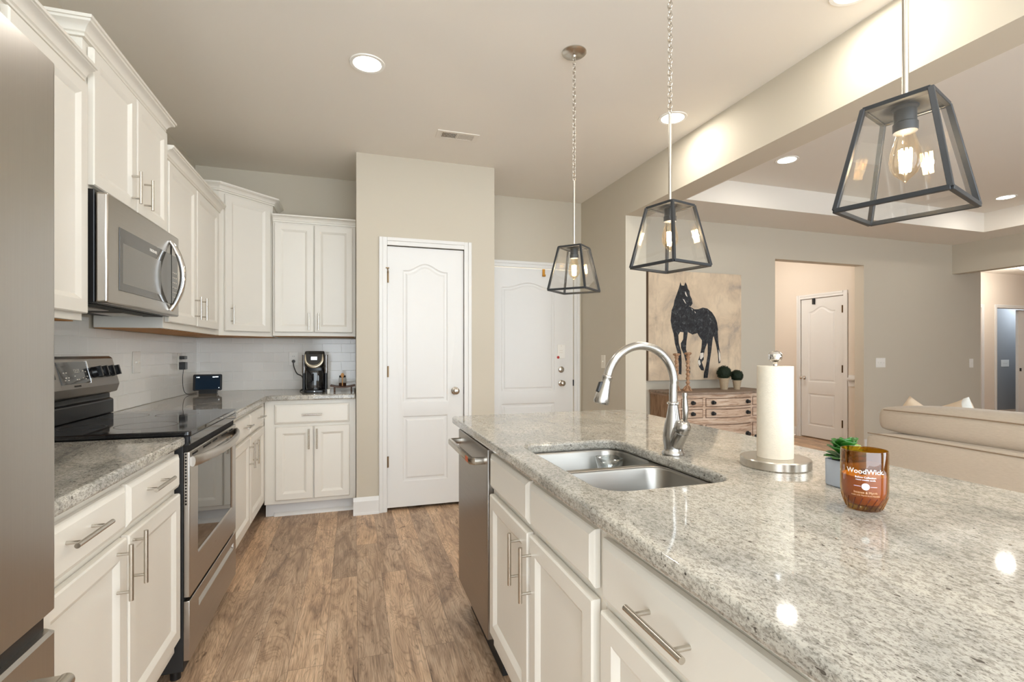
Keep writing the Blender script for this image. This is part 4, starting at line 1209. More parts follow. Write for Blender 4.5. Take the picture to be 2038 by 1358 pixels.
jar_text('WoodWick.', 0.0130, 0.9910, 'print', 'lettering', 0.0002)
jar_text('Bellow Collection', 0.0048, 0.9825, 'print', 'lettering', 0.0001)
jar_text('renew crackle candle', 0.0038, 0.9780, 'print', 'lettering', 0.0001)
jar_text('Incense & Myrrh', 0.0058, 0.9530, 'printo', 'lettering')
jar_text('made with Myrrh from Namibia', 0.0037, 0.9480, 'printo', 'lettering')
bm = BM()
n = 20
vs = [bm.verts.new(wrap(RJ + 0.0002, 0.0066 * math.cos(2 * PI * k / n), 0.9665 + 0.0066 * math.sin(2 * PI * k / n))) for k in range(n)]
bm.faces.new(vs)
for a, b in ((-0.019, -0.0078), (0.0078, 0.019)):
    q = [wrap(RJ + 0.0002, a, 0.9661), wrap(RJ + 0.0002, (a + b) / 2, 0.9661), wrap(RJ + 0.0002, b, 0.9661), wrap(RJ + 0.0002, b, 0.9669), wrap(RJ + 0.0002, (a + b) / 2, 0.9669), wrap(RJ + 0.0002, a, 0.9669)]
    bm.faces.new([bm.verts.new(p) for p in q])
build(bm, 'emblem', 'print', t, smooth=False)

PX, PY = 1.085, 0.862
t = thing('succulent_plant', 'small green leafy plant in a pale blue-grey pot behind the candle', 'potted plant', (PX, PY, 0.915))
bm = BM(); loft(bm, [[(PX + x, PY + y, z) for x, y in rrect(-w, w, -w, w, w * 0.45, 5)] for w, z in ((0.030, 0.9153), (0.032, 0.918), (0.0325, 0.972), (0.0325, 0.976), (0.029, 0.976), (0.029, 0.968))]); build(bm, 'pot', 'bluepot', t, ang=0.6)
bm = BM(); lathe(bm, (PX, PY, 0.9685), [(0.028, 0), (0.027, 0.005), (0.01, 0.007)], 20); build(bm, 'soil', 'soil', t)
def leaf(bm, base, dirv, L_, w_, up=Vector((0, 0, 1)), cup=0.25):
    d_ = Vector(dirv).normalized(); s_ = d_.cross(up)
    if s_.length < 0.05: s_ = Vector((1, 0, 0))
    s_.normalize(); n_ = s_.cross(d_).normalized()
    rows = []
    K = 6
    for i in range(K + 1):
        tt = i / K
        ww = w_ * max(0.12, math.sin(PI * min(0.985, tt ** 1.25 * 0.86 + 0.10)) ** 0.6) * (0.45 + 0.65 * tt)
        c = base + d_ * (L_ * tt) + n_ * (-0.18 * L_ * tt * tt)
        rows.append([bm.verts.new(c + s_ * (ww * q) + n_ * (cup * ww * abs(q) ** 2)) for q in (-1, -0.5, 0, 0.5, 1)])
    for a, b in zip(rows, rows[1:]):
        for i in range(4): bm.faces.new((a[i], a[i + 1], b[i + 1], b[i]))
rng = random.Random(4)
bm, bm2 = BM(), BM()
for k in range(34):
    ring_ = k // 9
    a = k * 2.39996
    el = math.radians((26, 46, 64, 84)[min(ring_, 3)] + rng.uniform(-9, 9))
    d_ = Vector((math.cos(a) * math.cos(el), math.sin(a) * math.cos(el), math.sin(el)))
    b_ = Vector((PX, PY, 0.976 + ring_ * 0.007)) + Vector((d_.x, d_.y, 0)) * 0.010
    leaf(bm2 if k in (5, 13) else bm, b_, d_, rng.uniform(0.033, 0.043) * (1 if ring_ < 3 else 0.7), rng.uniform(0.0150, 0.0185))
build(bm, 'leaves', 'leaf', t, solid=0.0012, ang=1.2)
build(bm2, 'pale_leaves', 'leafl', t, solid=0.0012, ang=1.2)

# ------------------------------------------------------------------ on the back counter
ZK = 0.9082
t = thing('coffee_maker', 'black single-serve coffee maker with small lit display on the back counter', 'coffee maker', (-0.29, 4.27, ZK))
kx, ky = -0.29, 4.26
cmk = t
bm = BM(); loft(bm, [[(kx + x, ky + y, z) for x, y in rrect(-0.078, 0.078, -0.13, 0.12, 0.03, 5)] for z in (ZK, ZK + 0.022)]); build(bm, 'base', 'black', t, bevel=0.004)
bm = BM(); loft(bm, [[(kx + x, ky + y, z) for x, y in rrect(-w, w, -0.02, 0.12, 0.03, 5)] for w, z in ((0.070, ZK + 0.022), (0.068, ZK + 0.19), (0.068, ZK + 0.30))]); build(bm, 'tower', 'black', t, bevel=0.004)
bm = BM(); loft(bm, [[(kx + x * sc, ky - 0.05 + y * sc, z) for x, y in rrect(-0.066, 0.066, -0.065, 0.06, 0.055, 7)] for sc, z in ((0.92, ZK + 0.024), (0.98, ZK + 0.07), (0.98, ZK + 0.155), (0.90, ZK + 0.172))]); build(bm, 'cup_bay_door', 'blackglass', t, ang=0.8)
bm = BM(); loft(bm, [[(kx + x * sc, ky - 0.04 + y * sc - o_, z) for x, y in rrect(-0.078, 0.078, -0.08, 0.08, 0.055, 7)] for sc, z, o_ in ((0.80, ZK + 0.195, 0), (0.98, ZK + 0.215, 0), (1.0, ZK + 0.28, -0.012), (0.92, ZK + 0.318, -0.02), (0.80, ZK + 0.325, -0.025))]); bh = build(bm, 'brew_head', 'black', t, ang=0.8)
def KF(x, v, n=0.0):   # brew head face, leaning
    return Vector((kx + x, ky - 0.122 + (v - 0.2) * 0.25 - n, ZK + v))
bm = BM()
oute, inn = [], []
for k in range(25):
    a = math.radians(180 + 180 * k / 24); oute.append((0.070 * math.cos(a), 0.262 + 0.070 * math.sin(a))); inn.append((0.056 * math.cos(a), 0.268 + 0.052 * math.sin(a)))
oute = [(-0.066, 0.30)] + oute + [(0.066, 0.30)]; inn = [(-0.060, 0.30)] + inn + [(0.060, 0.30)]
lo = [bm.verts.new(KF(x, v, 0.004)) for x, v in oute]; li = [bm.verts.new(KF(x, v, 0.004)) for x, v in inn]
for i in range(len(lo) - 1): bm.faces.new((lo[i], lo[i + 1], li[i + 1], li[i]))
build(bm, 'metal_band', 'chromeband', bh, solid=0.006, ang=0.9)
bm = BM(); vs = [bm.verts.new(KF(x, v, 0.004)) for x, v in inn]; bm.faces.new(vs); build(bm, 'control_face', 'blackglass', bh, solid=0.004, smooth=False)
bm = BM(); vs = [bm.verts.new(KF(x, v, 0.008)) for x, v in ((-0.022, 0.256), (0.022, 0.256), (0.022, 0.280), (-0.022, 0.280))]; bm.faces.new(vs); build(bm, 'display', 'lcd', bh, solid=0.001, smooth=False)
bm = BM(); lathe(bm, (kx + 0.004, ky - 0.131, ZK + 0.012), [(0.004, 0), (0.004, 0.001)], 12, (0, -1, 0)); build(bm, 'power_light', 'lcdtext', t)
for sx in (-1, 1):
    bm = BM(); loft(bm, [[(kx + sx * 0.083 + x, ky + 0.03 + y, z) for x, y in rrect(-0.013, 0.013, -0.05, 0.07, 0.010, 4)] for z in (ZK + 0.15, ZK + 0.295)]); build(bm, 'water_tank' if sx > 0 else 'side_cover', 'smoke', t, ang=0.8)
    bm = BM(); loft(bm, [[(kx + sx * 0.081 + x, ky + 0.03 + y, z) for x, y in rrect(-0.012, 0.012, -0.05, 0.07, 0.010, 4)] for z in (ZK + 0.0, ZK + 0.149)]); build(bm, 'side_shell', 'black', t, ang=0.8)

# outlet and plug for it, on the back tile
def plate_on(name, label, cat, F, u, v, w, h, kind, mat='white', n=0.0, extra=None):
    t = thing(name, label, cat, F(u, v - h / 2, n))
    bm = BM(); fbox(bm, F, u - w / 2, u + w / 2, v - h / 2, v + h / 2, n, n + 0.005); build(bm, 'face_plate', mat, t, bevel=0.0025)
    if kind == 'outlet':
        for dv_ in (-0.021, 0.021):
            bm = BM(); lathe(bm, F(u, v + dv_, n + 0.005), [(0.016, 0), (0.016, 0.0012)], 20, F.N); rc = build(bm, 'socket', mat, t)
            bm = BM(); fbox(bm, F, u - 0.007, u - 0.005, v + dv_ - 0.004, v + dv_ + 0.005, n + 0.0062, n + 0.0066); fbox(bm, F, u + 0.005, u + 0.007, v + dv_ - 0.004, v + dv_ + 0.004, n + 0.0062, n + 0.0066)
            build(bm, 'slots', 'dark', rc, smooth=False)
    else:
        cnt = kind
        for k in range(cnt):
            uu = u + (k - (cnt - 1) / 2) * 0.046
            bm = BM(); fbox(bm, F, uu - 0.005, uu + 0.005, v - 0.012, v + 0.012, n + 0.005, n + 0.0065)
            hexa(bm, [F(uu - .0035, v - .004, n + .0065), F(uu + .0035, v - .004, n + .0065), F(uu + .0035, v - .001, n + .014), F(uu - .0035, v - .001, n + .014),
                      F(uu - .0035, v + .005, n + .0065), F(uu + .0035, v + .005, n + .0065), F(uu + .0035, v + .006, n + .014), F(uu - .0035, v + .006, n + .014)])
            build(bm, 'toggle', mat, t, smooth=False, bevel=0.0006)
    return t
FTB = Fr((0, YB - 0.0092, 0), (1, 0, 0)); FTL = Fr((WL + 0.0092, 0, 0), (0, 1, 0))
plate_on('wall_outlet', 'white outlet in the back tile left of the coffee maker', 'outlet', FTB, -0.481, 1.168, 0.075, 0.115, 'outlet')
plate_on('wall_outlet', 'white outlet in the left tile behind the black adapter', 'outlet', FTL, 4.17, 1.155, 0.075, 0.125, 'outlet')
plate_on('light_switch', 'white switch plate in the left tile beside the range', 'switch', FTL, 3.415, 1.165, 0.105, 0.125, 2, 'white')
FRW = Fr((XR0, 0, 0), (0, -1, 0))
plate_on('light_switch', 'single white switch on the wall right of the entry door', 'switch', FRW, -4.117, 1.136, 0.075, 0.12, 1, 'cream')
plate_on('light_switch', 'triple white switch on the living room wall by the hall opening', 'switch', FL, 6.385, 1.09, 0.165, 0.12, 3, 'white')
plate_on('light_switch', 'narrow white switch near the far end of the living room wall', 'switch', FL, 8.10, 1.072, 0.08, 0.12, 1, 'white')
plate_on('light_switch', 'white switch plate inside the grey-blue room', 'switch', Fr((0, 6.90, 0), (1, 0, 0)), 13.22, 0.985, 0.26, 0.145, 3, 'white')

bm = BM(); lathe(bm, FTB(-0.481, 1.147, 0.007), [(0.014, 0), (0.014, 0.012), (0.009, 0.024)], 16, FTB.N); build(bm, 'plug', 'black', cmk)
bm = BM(); tube(bm, spline([FTB(-0.481, 1.147, 0.028), (-0.475, 4.545, 1.10), (-0.450, 4.53, 1.045), (-0.415, 4.52, 1.025), (-0.395, 4.47, 0.99), (-0.385, 4.42, 0.93), (-0.400, 4.38, ZK + 0.012), (-0.405, 4.32, ZK + 0.005), (-0.386, 4.29, ZK + 0.012)], 6), 0.0042, 8); build(bm, 'power_cord', 'black', cmk, ang=1.2)

t = thing('smart_display', 'small black smart display tilted on the counter in the corner', 'smart display', (-1.055, 4.36, ZK))
ca, sa = math.cos(math.radians(6)), math.sin(math.radians(6))
def DF(x, v, n=0.0):   # facing -Y, leaning back and turned a little
    p = Vector((x, -n + (v) * 0.14, v))
    return Vector((-1.052 + p.x * ca - p.y * sa, 4.29 + p.x * sa + p.y * ca, ZK + 0.012 + p.z))
def dplate(bm, x0, x1, v0, v1, n0, n1, r=0.010):
    q = rrect(x0, x1, v0, v1, r, 4)
    loft(bm, [[DF(x, v, n0) for x, v in q], [DF(x, v, n1) for x, v in q]])
bm = BM(); dplate(bm, -0.095, 0.095, 0.012, 0.135, -0.012, 0.0); hs = build(bm, 'housing', 'black', t, ang=0.6)
bm = BM(); loft(bm, [[DF(x, v, -0.012) for x, v in rrect(-0.092, 0.092, 0.015, 0.130, 0.010, 4)], [DF(x, v, -0.075) for x, v in rrect(-0.070, 0.070, 0.008, 0.055, 0.010, 4)]]); build(bm, 'speaker_back', 'blackmatte', t, ang=0.6)
bm = BM(); loft(bm, [[DF(x, v, -0.015) for x, v in rrect(-0.06, 0.06, -0.0115, 0.012, 0.004, 3)], [DF(x, v, -0.08) for x, v in rrect(-0.06, 0.06, -0.0115, 0.012, 0.004, 3)]]); build(bm, 'foot', 'black', t)
bm = BM(); dplate(bm, -0.080, 0.082, 0.022, 0.125, 0.0003, 0.0008, 0.004); scn = build(bm, 'screen', 'screen', t, smooth=False)
bm = BM()
for a, b, c, d_ in ((-0.072, -0.066, .110, .117), (-0.062, -0.052, .110, .117), (0.032, 0.048, .111, .118), (0.050, 0.070, .112, .119)): dplate(bm, a, b, c, d_, 0.0009, 0.0012, 0.0015); build(bm, 'screen_icon', 'lcdtext', scn, smooth=False); bm = BM()
dplate(bm, 0.072, 0.078, 0.030, 0.036, 0.0009, 0.0012, 0.0025)
build(bm, 'screen_icon', 'lcdtext', scn, smooth=False)
t = thing('power_adapter', 'black plug-in adapter and cord feeding the smart display', 'adapter', (-1.19, 4.17, 0.95))
bm = BM(); fbox(bm, FTL, 4.140, 4.197, 1.098, 1.152, 0.0067, 0.045); ad = build(bm, 'adapter', 'black', t, bevel=0.003)
bm = BM(); tube(bm, spline([FTL(4.168, 1.098, 0.026), FTL(4.165, 1.04, 0.022), FTL(4.18, 0.97, 0.02), FTL(4.19, ZK + 0.02, 0.03), FTL(4.22, ZK + 0.004, 0.05), FTL(4.29, ZK + 0.004, 0.07), FTL(4.335, ZK + 0.006, 0.068)], 6), 0.0022, 6); build(bm, 'cord', 'black', t, ang=1.2)
bm = BM(); fbox(bm, FTL, 4.145, 4.215, 1.172, 1.196, 0.0067, 0.038)
tag(build(bm, 'plug_in_device', 'black', bevel=0.003), 'flat black plug-in above the adapter in the same outlet', 'plug')

t = thing('wooden_riser_tray', 'curved walnut riser tray beside the coffee maker', 'tray', (-0.08, 4.28, ZK))
bm = BM()
secs = []
for k in range(13):
    x = -0.175 + 0.19 * k / 12
    z = ZK + 0.030 + 0.012 * abs((k - 6) / 6) ** 2
    secs.append([(x, 4.20, z), (x, 4.36, z), (x, 4.36, z + 0.010), (x, 4.20, z + 0.010)])
loft(bm, secs); build(bm, 'tray_top', 'walnut', t, ang=0.6, bevel=0.002)
for x in (-0.15, -0.02):
    bm = BM(); box(bm, x, x + 0.012, 4.225, 4.335, ZK, ZK + 0.034); build(bm, 'leg', 'walnut', t, bevel=0.002)
t = thing('glass_jar', 'small glass jar with a wooden spoon on the walnut tray', 'jar', (-0.083, 4.28, ZK + 0.041))
zj = ZK + 0.0415
bm = BM(); lathe(bm, (-0.083, 4.28, zj), [(0.028, 0.0), (0.030, 0.003), (0.030, 0.060), (0.026, 0.068), (0.024, 0.070)], 24, cap1=False); build(bm, 'glass', 'jar', t, ang=0.8)
bm = BM(); lathe(bm, (-0.083, 4.28, zj + 0.001), [(0.0275, 0.0), (0.0285, 0.022), (0.01, 0.024)], 24); build(bm, 'contents', 'darkspice', t)
bm = BM(); lathe(bm, (-0.083, 4.28, zj + 0.069), [(0.0255, 0), (0.0255, 0.014), (0.022, 0.016)], 24); build(bm, 'lid', 'black', t)
bm = BM(); loft(bm, [[(-0.083 + x, 4.246, zj + z) for x, z in [(0.013 * math.cos(2 * PI * k / 16), 0.088 + 0.018 * math.sin(2 * PI * k / 16)) for k in range(16)]], [(-0.083 + x, 4.252, zj + z) for x, z in [(0.013 * math.cos(2 * PI * k / 16), 0.088 + 0.018 * math.sin(2 * PI * k / 16)) for k in range(16)]]])
box(bm, -0.087, -0.079, 4.2465, 4.2515, zj + 0.002, zj + 0.072); build(bm, 'wooden_spoon', 'honeywood', t, bevel=0.001)
bm = BM(); lathe(bm, (-0.182, 4.10, ZK), [(0.010, 0.0), (0.012, 0.026), (0.013, 0.027), (0.013, 0.030), (0.004, 0.0305)], 20)  # tiny white tapered shape with a rim
tag(build(bm, 'white_counter_object', 'white', ang=0.6), 'tiny white object on the counter edge beside the coffee maker', 'coffee pod')

# ------------------------------------------------------------------ living room: painting
t = thing('horse_painting', 'large canvas painting of a black horse on a tan ground above the sideboard', 'painting', (3.56, 4.56, 0.92))
X0, X1, Z0, Z1, YF = 2.962, 4.165, 0.922, 2.095, 4.555
bm = BM(); box(bm, X0, X1, YF, YB + 0.009, Z0, Z1); cv = build(bm, 'canvas_edge', 'canvasedge', t, smooth=False)
bm = BM(); vs = [bm.verts.new(p) for p in ((X0, YF - 0.0008, Z0), (X1, YF - 0.0008, Z0), (X1, YF - 0.0008, Z1), (X0, YF - 0.0008, Z1))]; bm.faces.new(vs); build(bm, 'canvas_face', 'canvas', t, smooth=False)
def pp(x, y, k=0): return (X0 + (X1 - X0) * (x - 65) / 992.0, YF - 0.0016 - 0.00025 * k, Z0 + (Z1 - Z0) * (1232 - y) / 1175.0)
parts = [
 [(390,170),(403,208),(430,210),(445,170),(462,205),(470,240),(488,265),(492,310),(512,350),(520,400),(500,432),(478,425),(505,442),(540,462),(580,460),(630,440),(680,450),(730,490),(765,545),(785,600),(797,680),(790,720),(750,760),(700,745),(650,700),(620,715),(570,722),(520,738),(470,712),(430,716),(395,710),(350,730),(318,725),(300,660),(290,590),(300,480),(320,430),(330,370),(355,300),(375,240),(385,200)],
 [(318,715),(395,700),(370,745),(375,830),(400,930),(405,1040),(402,1172),(374,1165),(376,1060),(360,930),(335,840)],
 [(425,705),(470,708),(455,820),(450,900),(480,1000),(495,1110),(492,1172),(464,1160),(460,1080),(430,960),(398,885),(395,835),(420,790)],
 [(565,712),(650,692),(664,760),(680,820),(652,900),(640,960),(640,1010),(618,1040),(642,1110),(640,1132),(612,1128),(588,1090),(575,1030),(600,960),(615,880),(620,800),(585,750)],
 [(650,690),(750,700),(735,800),(720,930),(700,1060),(692,1130),(682,1212),(638,1215),(640,1165),(664,1070),(682,960),(682,850),(662,760)],
 [(752,700),(792,700),(800,830),(822,960),(820,1050),(800,1055),(795,960),(772,840),(752,770)],
]
bm = BM()
for k, pl_ in enumerate(parts):
    L = [bm.verts.new(pp(x, y, k)) for x, y in pl_]
    es = [bm.edges.new((L[i], L[(i + 1) % len(L)])) for i in range(len(L))]
    bmesh.ops.triangle_fill(bm, use_beauty=True, use_dissolve=False, edges=es)
build(bm, 'painted_horse', 'horse', t, smooth=False)
bm = BM()
for pl_ in ([(412,352),(430,362),(452,405),(440,398),(425,372)], [(438,270),(450,285),(466,330),(452,322),(440,300)], [(500,452),(522,470),(518,476)], [(538,480),(552,498),(546,506)], [(600,940),(636,935),(636,980),(610,1010),(598,1000)], [(576,1020),(596,1015),(606,1060),(592,1080),(578,1050)], [(800,900),(818,950),(822,1010),(810,1040),(803,980)]):
    L = [bm.verts.new(pp(x, y, 9)) for x, y in pl_]
    bm.faces.new(L)
build(bm, 'pale_brush_marks', 'vent', t, smooth=False)

# ------------------------------------------------------------------ sideboard
t = thing('sideboard', 'whitewashed wooden sideboard with dark oval knobs below the horse painting', 'sideboard', (3.60, 4.34, 0))
SX0, SX1, SY, SZ = 3.0, 4.19, 4.11, 0.805
def bow(x, amp=0.055):
    s = (x - (SX0 + 0.30)) / (SX1 - SX0 - 0.60)
    return SY - (amp * math.sin(PI * s) if 0 < s < 1 else 0)
def strip(bm, xa, xb, za, zb, n0, n1, K=10):
    secs = []
    for k in range(K + 1):
        x = xa + (xb - xa) * k / K; y = bow(x)
        secs.append([(x, y - n0, za), (x, y - n1, za), (x, y - n1, zb), (x, y - n0, zb)])
    loft(bm, secs)
bm = BM()
out = [(SX0, 4.575), (SX0, SY + 0.0)] + [(SX0 + (SX1 - SX0) * k / 20, bow(SX0 + (SX1 - SX0) * k / 20)) for k in range(1, 20)] + [(SX1, SY), (SX1, 4.575)]
loft(bm, [[(x, y, 0.12) for x, y in out], [(x, y, SZ) for x, y in out]]); build(bm, 'carcass', 'sbwood', t, smooth=False)
bm = BM(); box(bm, SX0 - 0.003, SX0 - 0.0003, 4.135, 4.57, 0.12, SZ - 0.02); build(bm, 'side_panel', 'sbside', t, smooth=False)
bm = BM(); out2 = [(x + (-0.02 if x <= SX0 + 0.001 else 0.02 if x >= SX1 - 0.001 else 0), y - (0.02 if y < 4.5 else 0)) for x, y in out]
loft(bm, [[(x, y, SZ) for x, y in out2], [(x, y, SZ + 0.022) for x, y in out2]]); build(bm, 'top', 'sbtop', t, smooth=False, bevel=0.004)
for x in (SX0 + 0.03, SX1 - 0.03):
    for y in (SY + 0.03, 4.54):
        bm = BM(); loft(bm, [[(x + s * a, y + s * b, z) for a, b in ((-1, -1), (1, -1), (1, 1), (-1, 1))] for s, z in ((0.016, 0), (0.026, 0.12))]); build(bm, 'leg', 'sbwood', t, smooth=False)
cols = [(SX0 + 0.045, SX0 + 0.285), (SX0 + 0.325, SX1 - 0.325), (SX1 - 0.285, SX1 - 0.045)]
def knob_oval(x, z, parent, r=0.021):
    bm = BM(); y = bow(x)
    lathe(bm, (x, y - 0.012, z), [(r, 0), (r, 0.004), (r * 0.5, 0.008), (r * 0.45, 0.016), (r * 0.75, 0.022), (r * 0.7, 0.030), (r * 0.2, 0.034)], 18, (0, -1, 0))
    build(bm, 'knob', 'blackmatte', parent, ang=0.8)
rows = [(0.690, 0.762), (0.580, 0.655)]
for ci, (a, b) in enumerate(cols):
    for z0_, z1_ in rows:
        bm = BM(); strip(bm, a, b, z0_, z1_, -0.002, 0.004); dr = build(bm, 'drawer', 'sbwood', t, ang=0.3)
        bm = BM()
        for (xa, xb, za, zb) in ((a - .006, b + .006, z0_ - .007, z0_ - .001), (a - .006, b + .006, z1_ + .001, z1_ + .007)): strip(bm, xa, xb, za, zb, -0.002, 0.0015)
        for xx in (a - .006, b): strip(bm, xx, xx + .006, z0_, z1_, -0.002, 0.0015, 1)
        build(bm, 'joint_line', 'groove', dr, smooth=False)
        xs = [(a + b) / 2] if ci != 1 else [a + 0.06, b - 0.06]
        for x in xs: knob_oval(x, (z0_ + z1_) / 2, dr)
bm = BM(); strip(bm, SX0 + 0.01, SX1 - 0.01, 0.520, 0.548, -0.002, 0.012, 20); build(bm, 'waist_moulding', 'sbwood', t, ang=0.3, bevel=0.003)
for ci, (a, b) in enumerate(cols):
    bm = BM(); strip(bm, a, b, 0.16, 0.50, -0.002, 0.005); dr = build(bm, 'cupboard_door' if ci != 1 else 'drawer', 'sbwood', t, ang=0.3)
    bm = BM(); strip(bm, a - .006, b + .006, 0.501, 0.507, -0.002, 0.0015)
    for xx in (a - .006, b): strip(bm, xx, xx + .006, 0.16, 0.50, -0.002, 0.0015, 1)
    build(bm, 'joint_line', 'groove', dr, smooth=False)
    if ci == 1:
        for x in (a + 0.06, b - 0.06): knob_oval(x, 0.40, dr, 0.026)
    else:
        bm = BM(); strip(bm, a + 0.04, b - 0.04, 0.20, 0.46, 0.0051, 0.0058, 4); build(bm, 'inset_panel', 'sbside', dr, smooth=False)
        knob_oval(b - 0.03 if ci == 0 else a + 0.03, 0.36, dr)

ZS = SZ + 0.0222
def candlestick(label, x, y, h):
    t = thing('candlestick', label, 'candlestick', (x, y, ZS), 'carved wooden candlesticks')
    bm = BM()
    pr = [(0.042, 0.0), (0.042, 0.008), (0.036, 0.016), (0.022, 0.03), (0.014, 0.06)]
    z = 0.07
    while z < h - 0.05:
        pr += [(0.013, z), (0.023, z + 0.014), (0.014, z + 0.030)]
        z += 0.043
    pr += [(0.013, h - 0.045), (0.018, h - 0.03), (0.036, h - 0.016), (0.036, h - 0.006), (0.026, h)]
    lathe(bm, (x, y, ZS), pr, 20); build(bm, 'turned_stem', 'candlewood', t, ang=0.8)
    bm = BM()
    for k in range(3):
        a = 2 * PI * k / 3 + 0.5
        d_ = Vector((math.cos(a), math.sin(a), 0))
        tube(bm, [Vector((x, y, ZS + 0.05)) + d_ * 0.012, Vector((x, y, ZS + 0.028)) + d_ * 0.034, Vector((x, y, ZS + 0.006)) + d_ * 0.045], [0.010, 0.011, 0.006], 8)
    build(bm, 'scroll_feet', 'candlewood', t, ang=0.9)
candlestick('carved wooden candlestick seen just right of the faucet neck', 3.155, 4.34, 0.385)
candlestick('carved wooden candlestick standing closer to the topiaries', 3.262, 4.30, 0.395)

def topiary(label, x, y, rp, hp_, rb):
    t = thing('topiary_plant', label, 'potted plant', (x, y, ZS), 'topiary balls on the sideboard')
    bm = BM(); lathe(bm, (x, y, ZS), [(rp * 0.66, 0), (rp * 0.68, 0.003), (rp * 0.95, hp_ - 0.018), (rp, hp_ - 0.016), (rp * 1.02, hp_), (rp * 0.9, hp_), (rp * 0.88, hp_ - 0.012)], 26); build(bm, 'clay_pot', 'pot', t, ang=0.6)
    zc = ZS + hp_ + rb * 0.72
    bm = BM(); bmesh.ops.create_icosphere(bm, subdivisions=3, radius=rb * 0.88, matrix=Matrix.Translation((x, y, zc)))
    rg = random.Random(int(x * 1000))
    for k in range(900):
        u_ = rg.uniform(-0.75, 1); a = rg.uniform(0, 2 * PI); s_ = math.sqrt(max(0, 1 - u_ * u_))
        d_ = Vector((s_ * math.cos(a), s_ * math.sin(a), u_))
        p = Vector((x, y, zc)) + d_ * rb * rg.uniform(0.86, 1.0)
        t1 = d_.cross(Vector((rg.uniform(-1, 1), rg.uniform(-1, 1), rg.uniform(-1, 1)))).normalized(); t2 = d_.cross(t1)
        t1 = (t1 + d_ * rg.uniform(-0.2, 0.9)).normalized()
        w = 0.0065
        q = [p - t2 * w * .6, p + t1 * w, p + t2 * w * .6, p - t1 * w]
        bm.faces.new([bm.verts.new(c) for c in q])
    build(bm, 'foliage', 'topiary', t, smooth=False)
topiary('larger topiary ball in a clay pot, left of its smaller twin', 3.745, 4.34, 0.052, 0.122, 0.078)
topiary('smaller topiary ball in a clay pot at the right of the pair', 3.895, 4.32, 0.044, 0.098, 0.066)

# ------------------------------------------------------------------ sofa
t = thing('sofa', 'beige linen sofa seen from behind at the right of the island', 'sofa', (3.75, 1.45, 0))
SYA, SYB = 2.475, 0.25
def soft_box(x0, x1, ya, yb, z0, z1, r, name, parent, mat='linen', puff=0.0, seam=False, sub=2):
    bm = BM()
    nx, ny, nz = 4, 10, 4
    bmesh.ops.create_cube(bm, size=1.0)
    bmesh.ops.subdivide_edges(bm, edges=bm.edges[:], cuts=7, use_grid_fill=True)
    cx_, cy_, cz_ = (x0 + x1) / 2, (ya + yb) / 2, (z0 + z1) / 2
    hx, hy, hz = (x1 - x0) / 2, (yb - ya) / 2, (z1 - z0) / 2
    for v in bm.verts:
        p = v.co * 2
        w = Vector((p.x * hx, p.y * hy, p.z * hz))
        inner = Vector((max(-hx + r, min(hx - r, w.x)), max(-hy + r, min(hy - r, w.y)), max(-hz + r, min(hz - r, w.z))))
        d_ = w - inner
        if d_.length > 1e-6:
            k = max(abs(d_.x), abs(d_.y), abs(d_.z)) / d_.length
            w = inner + d_.normalized() * min(r, d_.length * k * 1.0 if 0 else max(abs(d_.x), abs(d_.y), abs(d_.z)))
        if puff:
            w.z += puff * (1 - p.y ** 2) * max(0, p.z) ** 2 * (1 - p.x ** 2 * 0.5); w.x += puff * 0.6 * (1 - p.y ** 2) * (1 - p.z ** 2) * (1 if p.x > 0 else -1) * abs(p.x)
        v.co = Vector((cx_, cy_, cz_)) + w
    o = build(bm, name, mat, parent, ang=3.0)
    s = o.modifiers.new('subsurf', 'SUBSURF'); s.levels = 1; s.render_levels = sub
    return o
soft_box(3.28, 3.46, SYB, SYA, 0.12, 0.700, 0.035, 'back_frame', t)
soft_box(3.462, 4.22, SYB, SYA, 0.12, 0.34, 0.04, 'seat_frame', t)
soft_box(3.44, 4.20, SYA - 0.22, SYA, 0.30, 0.56, 0.07, 'arm', t)
soft_box(3.44, 4.20, SYB, SYB + 0.22, 0.30, 0.56, 0.07, 'arm', t)
ymid = (SYA + SYB) / 2
soft_box(3.325, 3.60, SYB + 0.01, SYA - 0.03, 0.68, 0.885, 0.085, 'back_cushion', t, puff=0.012)
soft_box(3.62, 4.24, ymid + 0.005, SYA - 0.22, 0.34, 0.44, 0.045, 'seat_cushion', t, puff=0.02)
soft_box(3.62, 4.24, SYB + 0.22, ymid - 0.005, 0.34, 0.44, 0.045, 'seat_cushion', t, puff=0.02)
bm = BM(); tube(bm, spline([(3.325, SYA - 0.10, 0.845), (3.322, SYA - 0.5, 0.850), (3.320, SYA - 0.9, 0.846), (3.322, 1.2, 0.838), (3.325, SYB + 0.1, 0.84)], 8), 0.0035, 6)
tube(bm, spline([(3.29, SYA - 0.02, 0.683), (3.284, SYA - 0.5, 0.684), (3.284, 1.5, 0.680), (3.284, SYB + 0.05, 0.682)], 8), 0.0030, 6)
build(bm, 'piping', 'seam', t)
for x in (3.32, 4.16):
    for y in (SYB + 0.06, SYA - 0.06):
        bm = BM(); cyl(bm, (x, y, 0), (x, y, 0.13), 0.018, 10, 0.026); build(bm, 'leg', 'walnut', t)
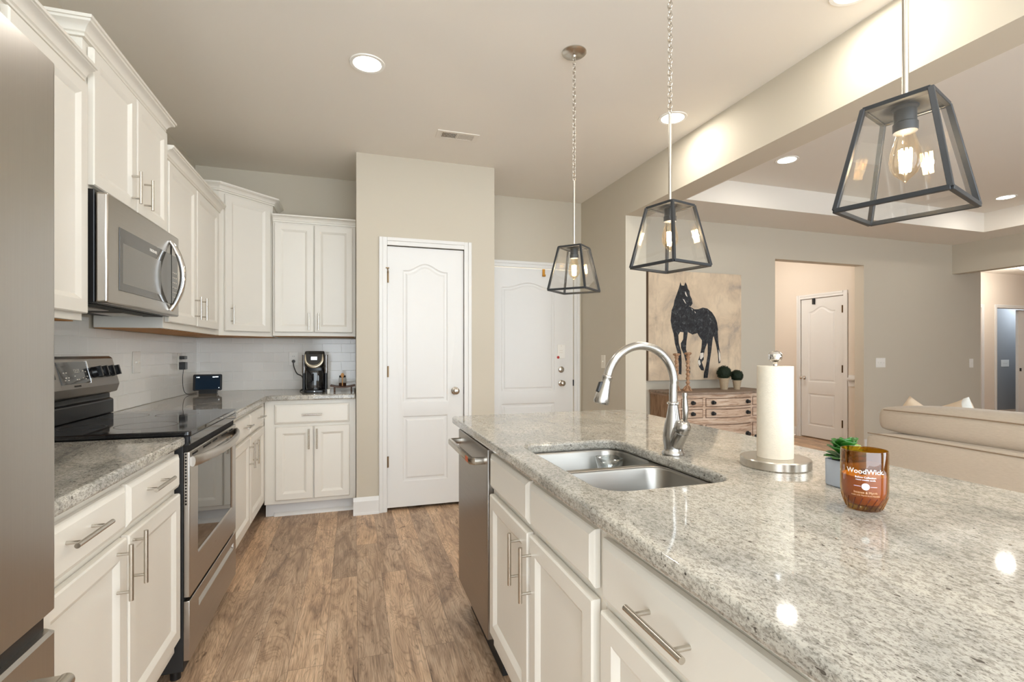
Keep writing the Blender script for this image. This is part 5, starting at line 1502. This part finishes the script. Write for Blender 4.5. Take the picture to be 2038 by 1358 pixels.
def pillow(label, loc, rz, tilt, s, trim, turn=0.0):
    def spin(a, b): return a * math.cos(turn) - b * math.sin(turn), a * math.sin(turn) + b * math.cos(turn)
    t = thing('throw_pillow', label, 'pillow', loc)
    def fn(x, y, z):
        c_, s_ = math.cos(tilt), math.sin(tilt)
        x, z = x * c_ - z * s_, x * s_ + z * c_
        c_, s_ = math.cos(rz), math.sin(rz)
        return Vector(loc) + Vector((x * c_ - y * s_, x * s_ + y * c_, z))
    bm = BM(); N = 14
    for sgn in (-1, 1):
        g = []
        for i in range(N + 1):
            row = []
            for j in range(N + 1):
                u_, v_ = -1 + 2 * i / N, -1 + 2 * j / N
                th = 0.065 * (max(0, (1 - u_ ** 4) * (1 - v_ ** 4))) ** 0.5
                pin = 1 - 0.05 * (1 - u_ * u_) if 1 else 1
                # stand on a corner
                a, b = spin(u_ * s * (1 - 0.06 * (1 - v_ * v_)), v_ * s * (1 - 0.06 * (1 - u_ * u_)))
                row.append(bm.verts.new(fn(sgn * th, a, b)))
            g.append(row)
        for i in range(N):
            for j in range(N): bm.faces.new((g[i][j], g[i + 1][j], g[i + 1][j + 1], g[i][j + 1]))
    bmesh.ops.remove_doubles(bm, verts=bm.verts[:], dist=0.0005)
    build(bm, 'cushion', 'pillow', t, ang=2.5)
    if trim:
        bm = BM()
        g = []
        for i in range(9):
            row = []
            for j in range(9):
                u_, v_ = -1 + 0.22 * i / 8, -0.2 + 1.18 * j / 8
                th = 0.065 * (max(0, (1 - u_ ** 4) * (1 - v_ ** 4))) ** 0.5 + 0.002
                row.append(bm.verts.new(fn(-th, *spin(u_ * s * (1 - 0.06 * (1 - v_ * v_)), v_ * s * (1 - 0.06 * (1 - u_ * u_))))))
            g.append(row)
        for i in range(8):
            for j in range(8): bm.faces.new((g[i][j], g[i + 1][j], g[i + 1][j + 1], g[i][j + 1]))
        build(bm, 'woven_trim', 'lace', t)
pillow('cream pillow corner showing above the sofa back on the left', (3.73, 2.447, 0.745), 0.12, -0.08, 0.125, False, 0.55)
pillow('cream pillow with a white woven edge above the sofa back', (3.90, 2.30, 0.750), -0.05, -0.08, 0.135, True, -0.42)
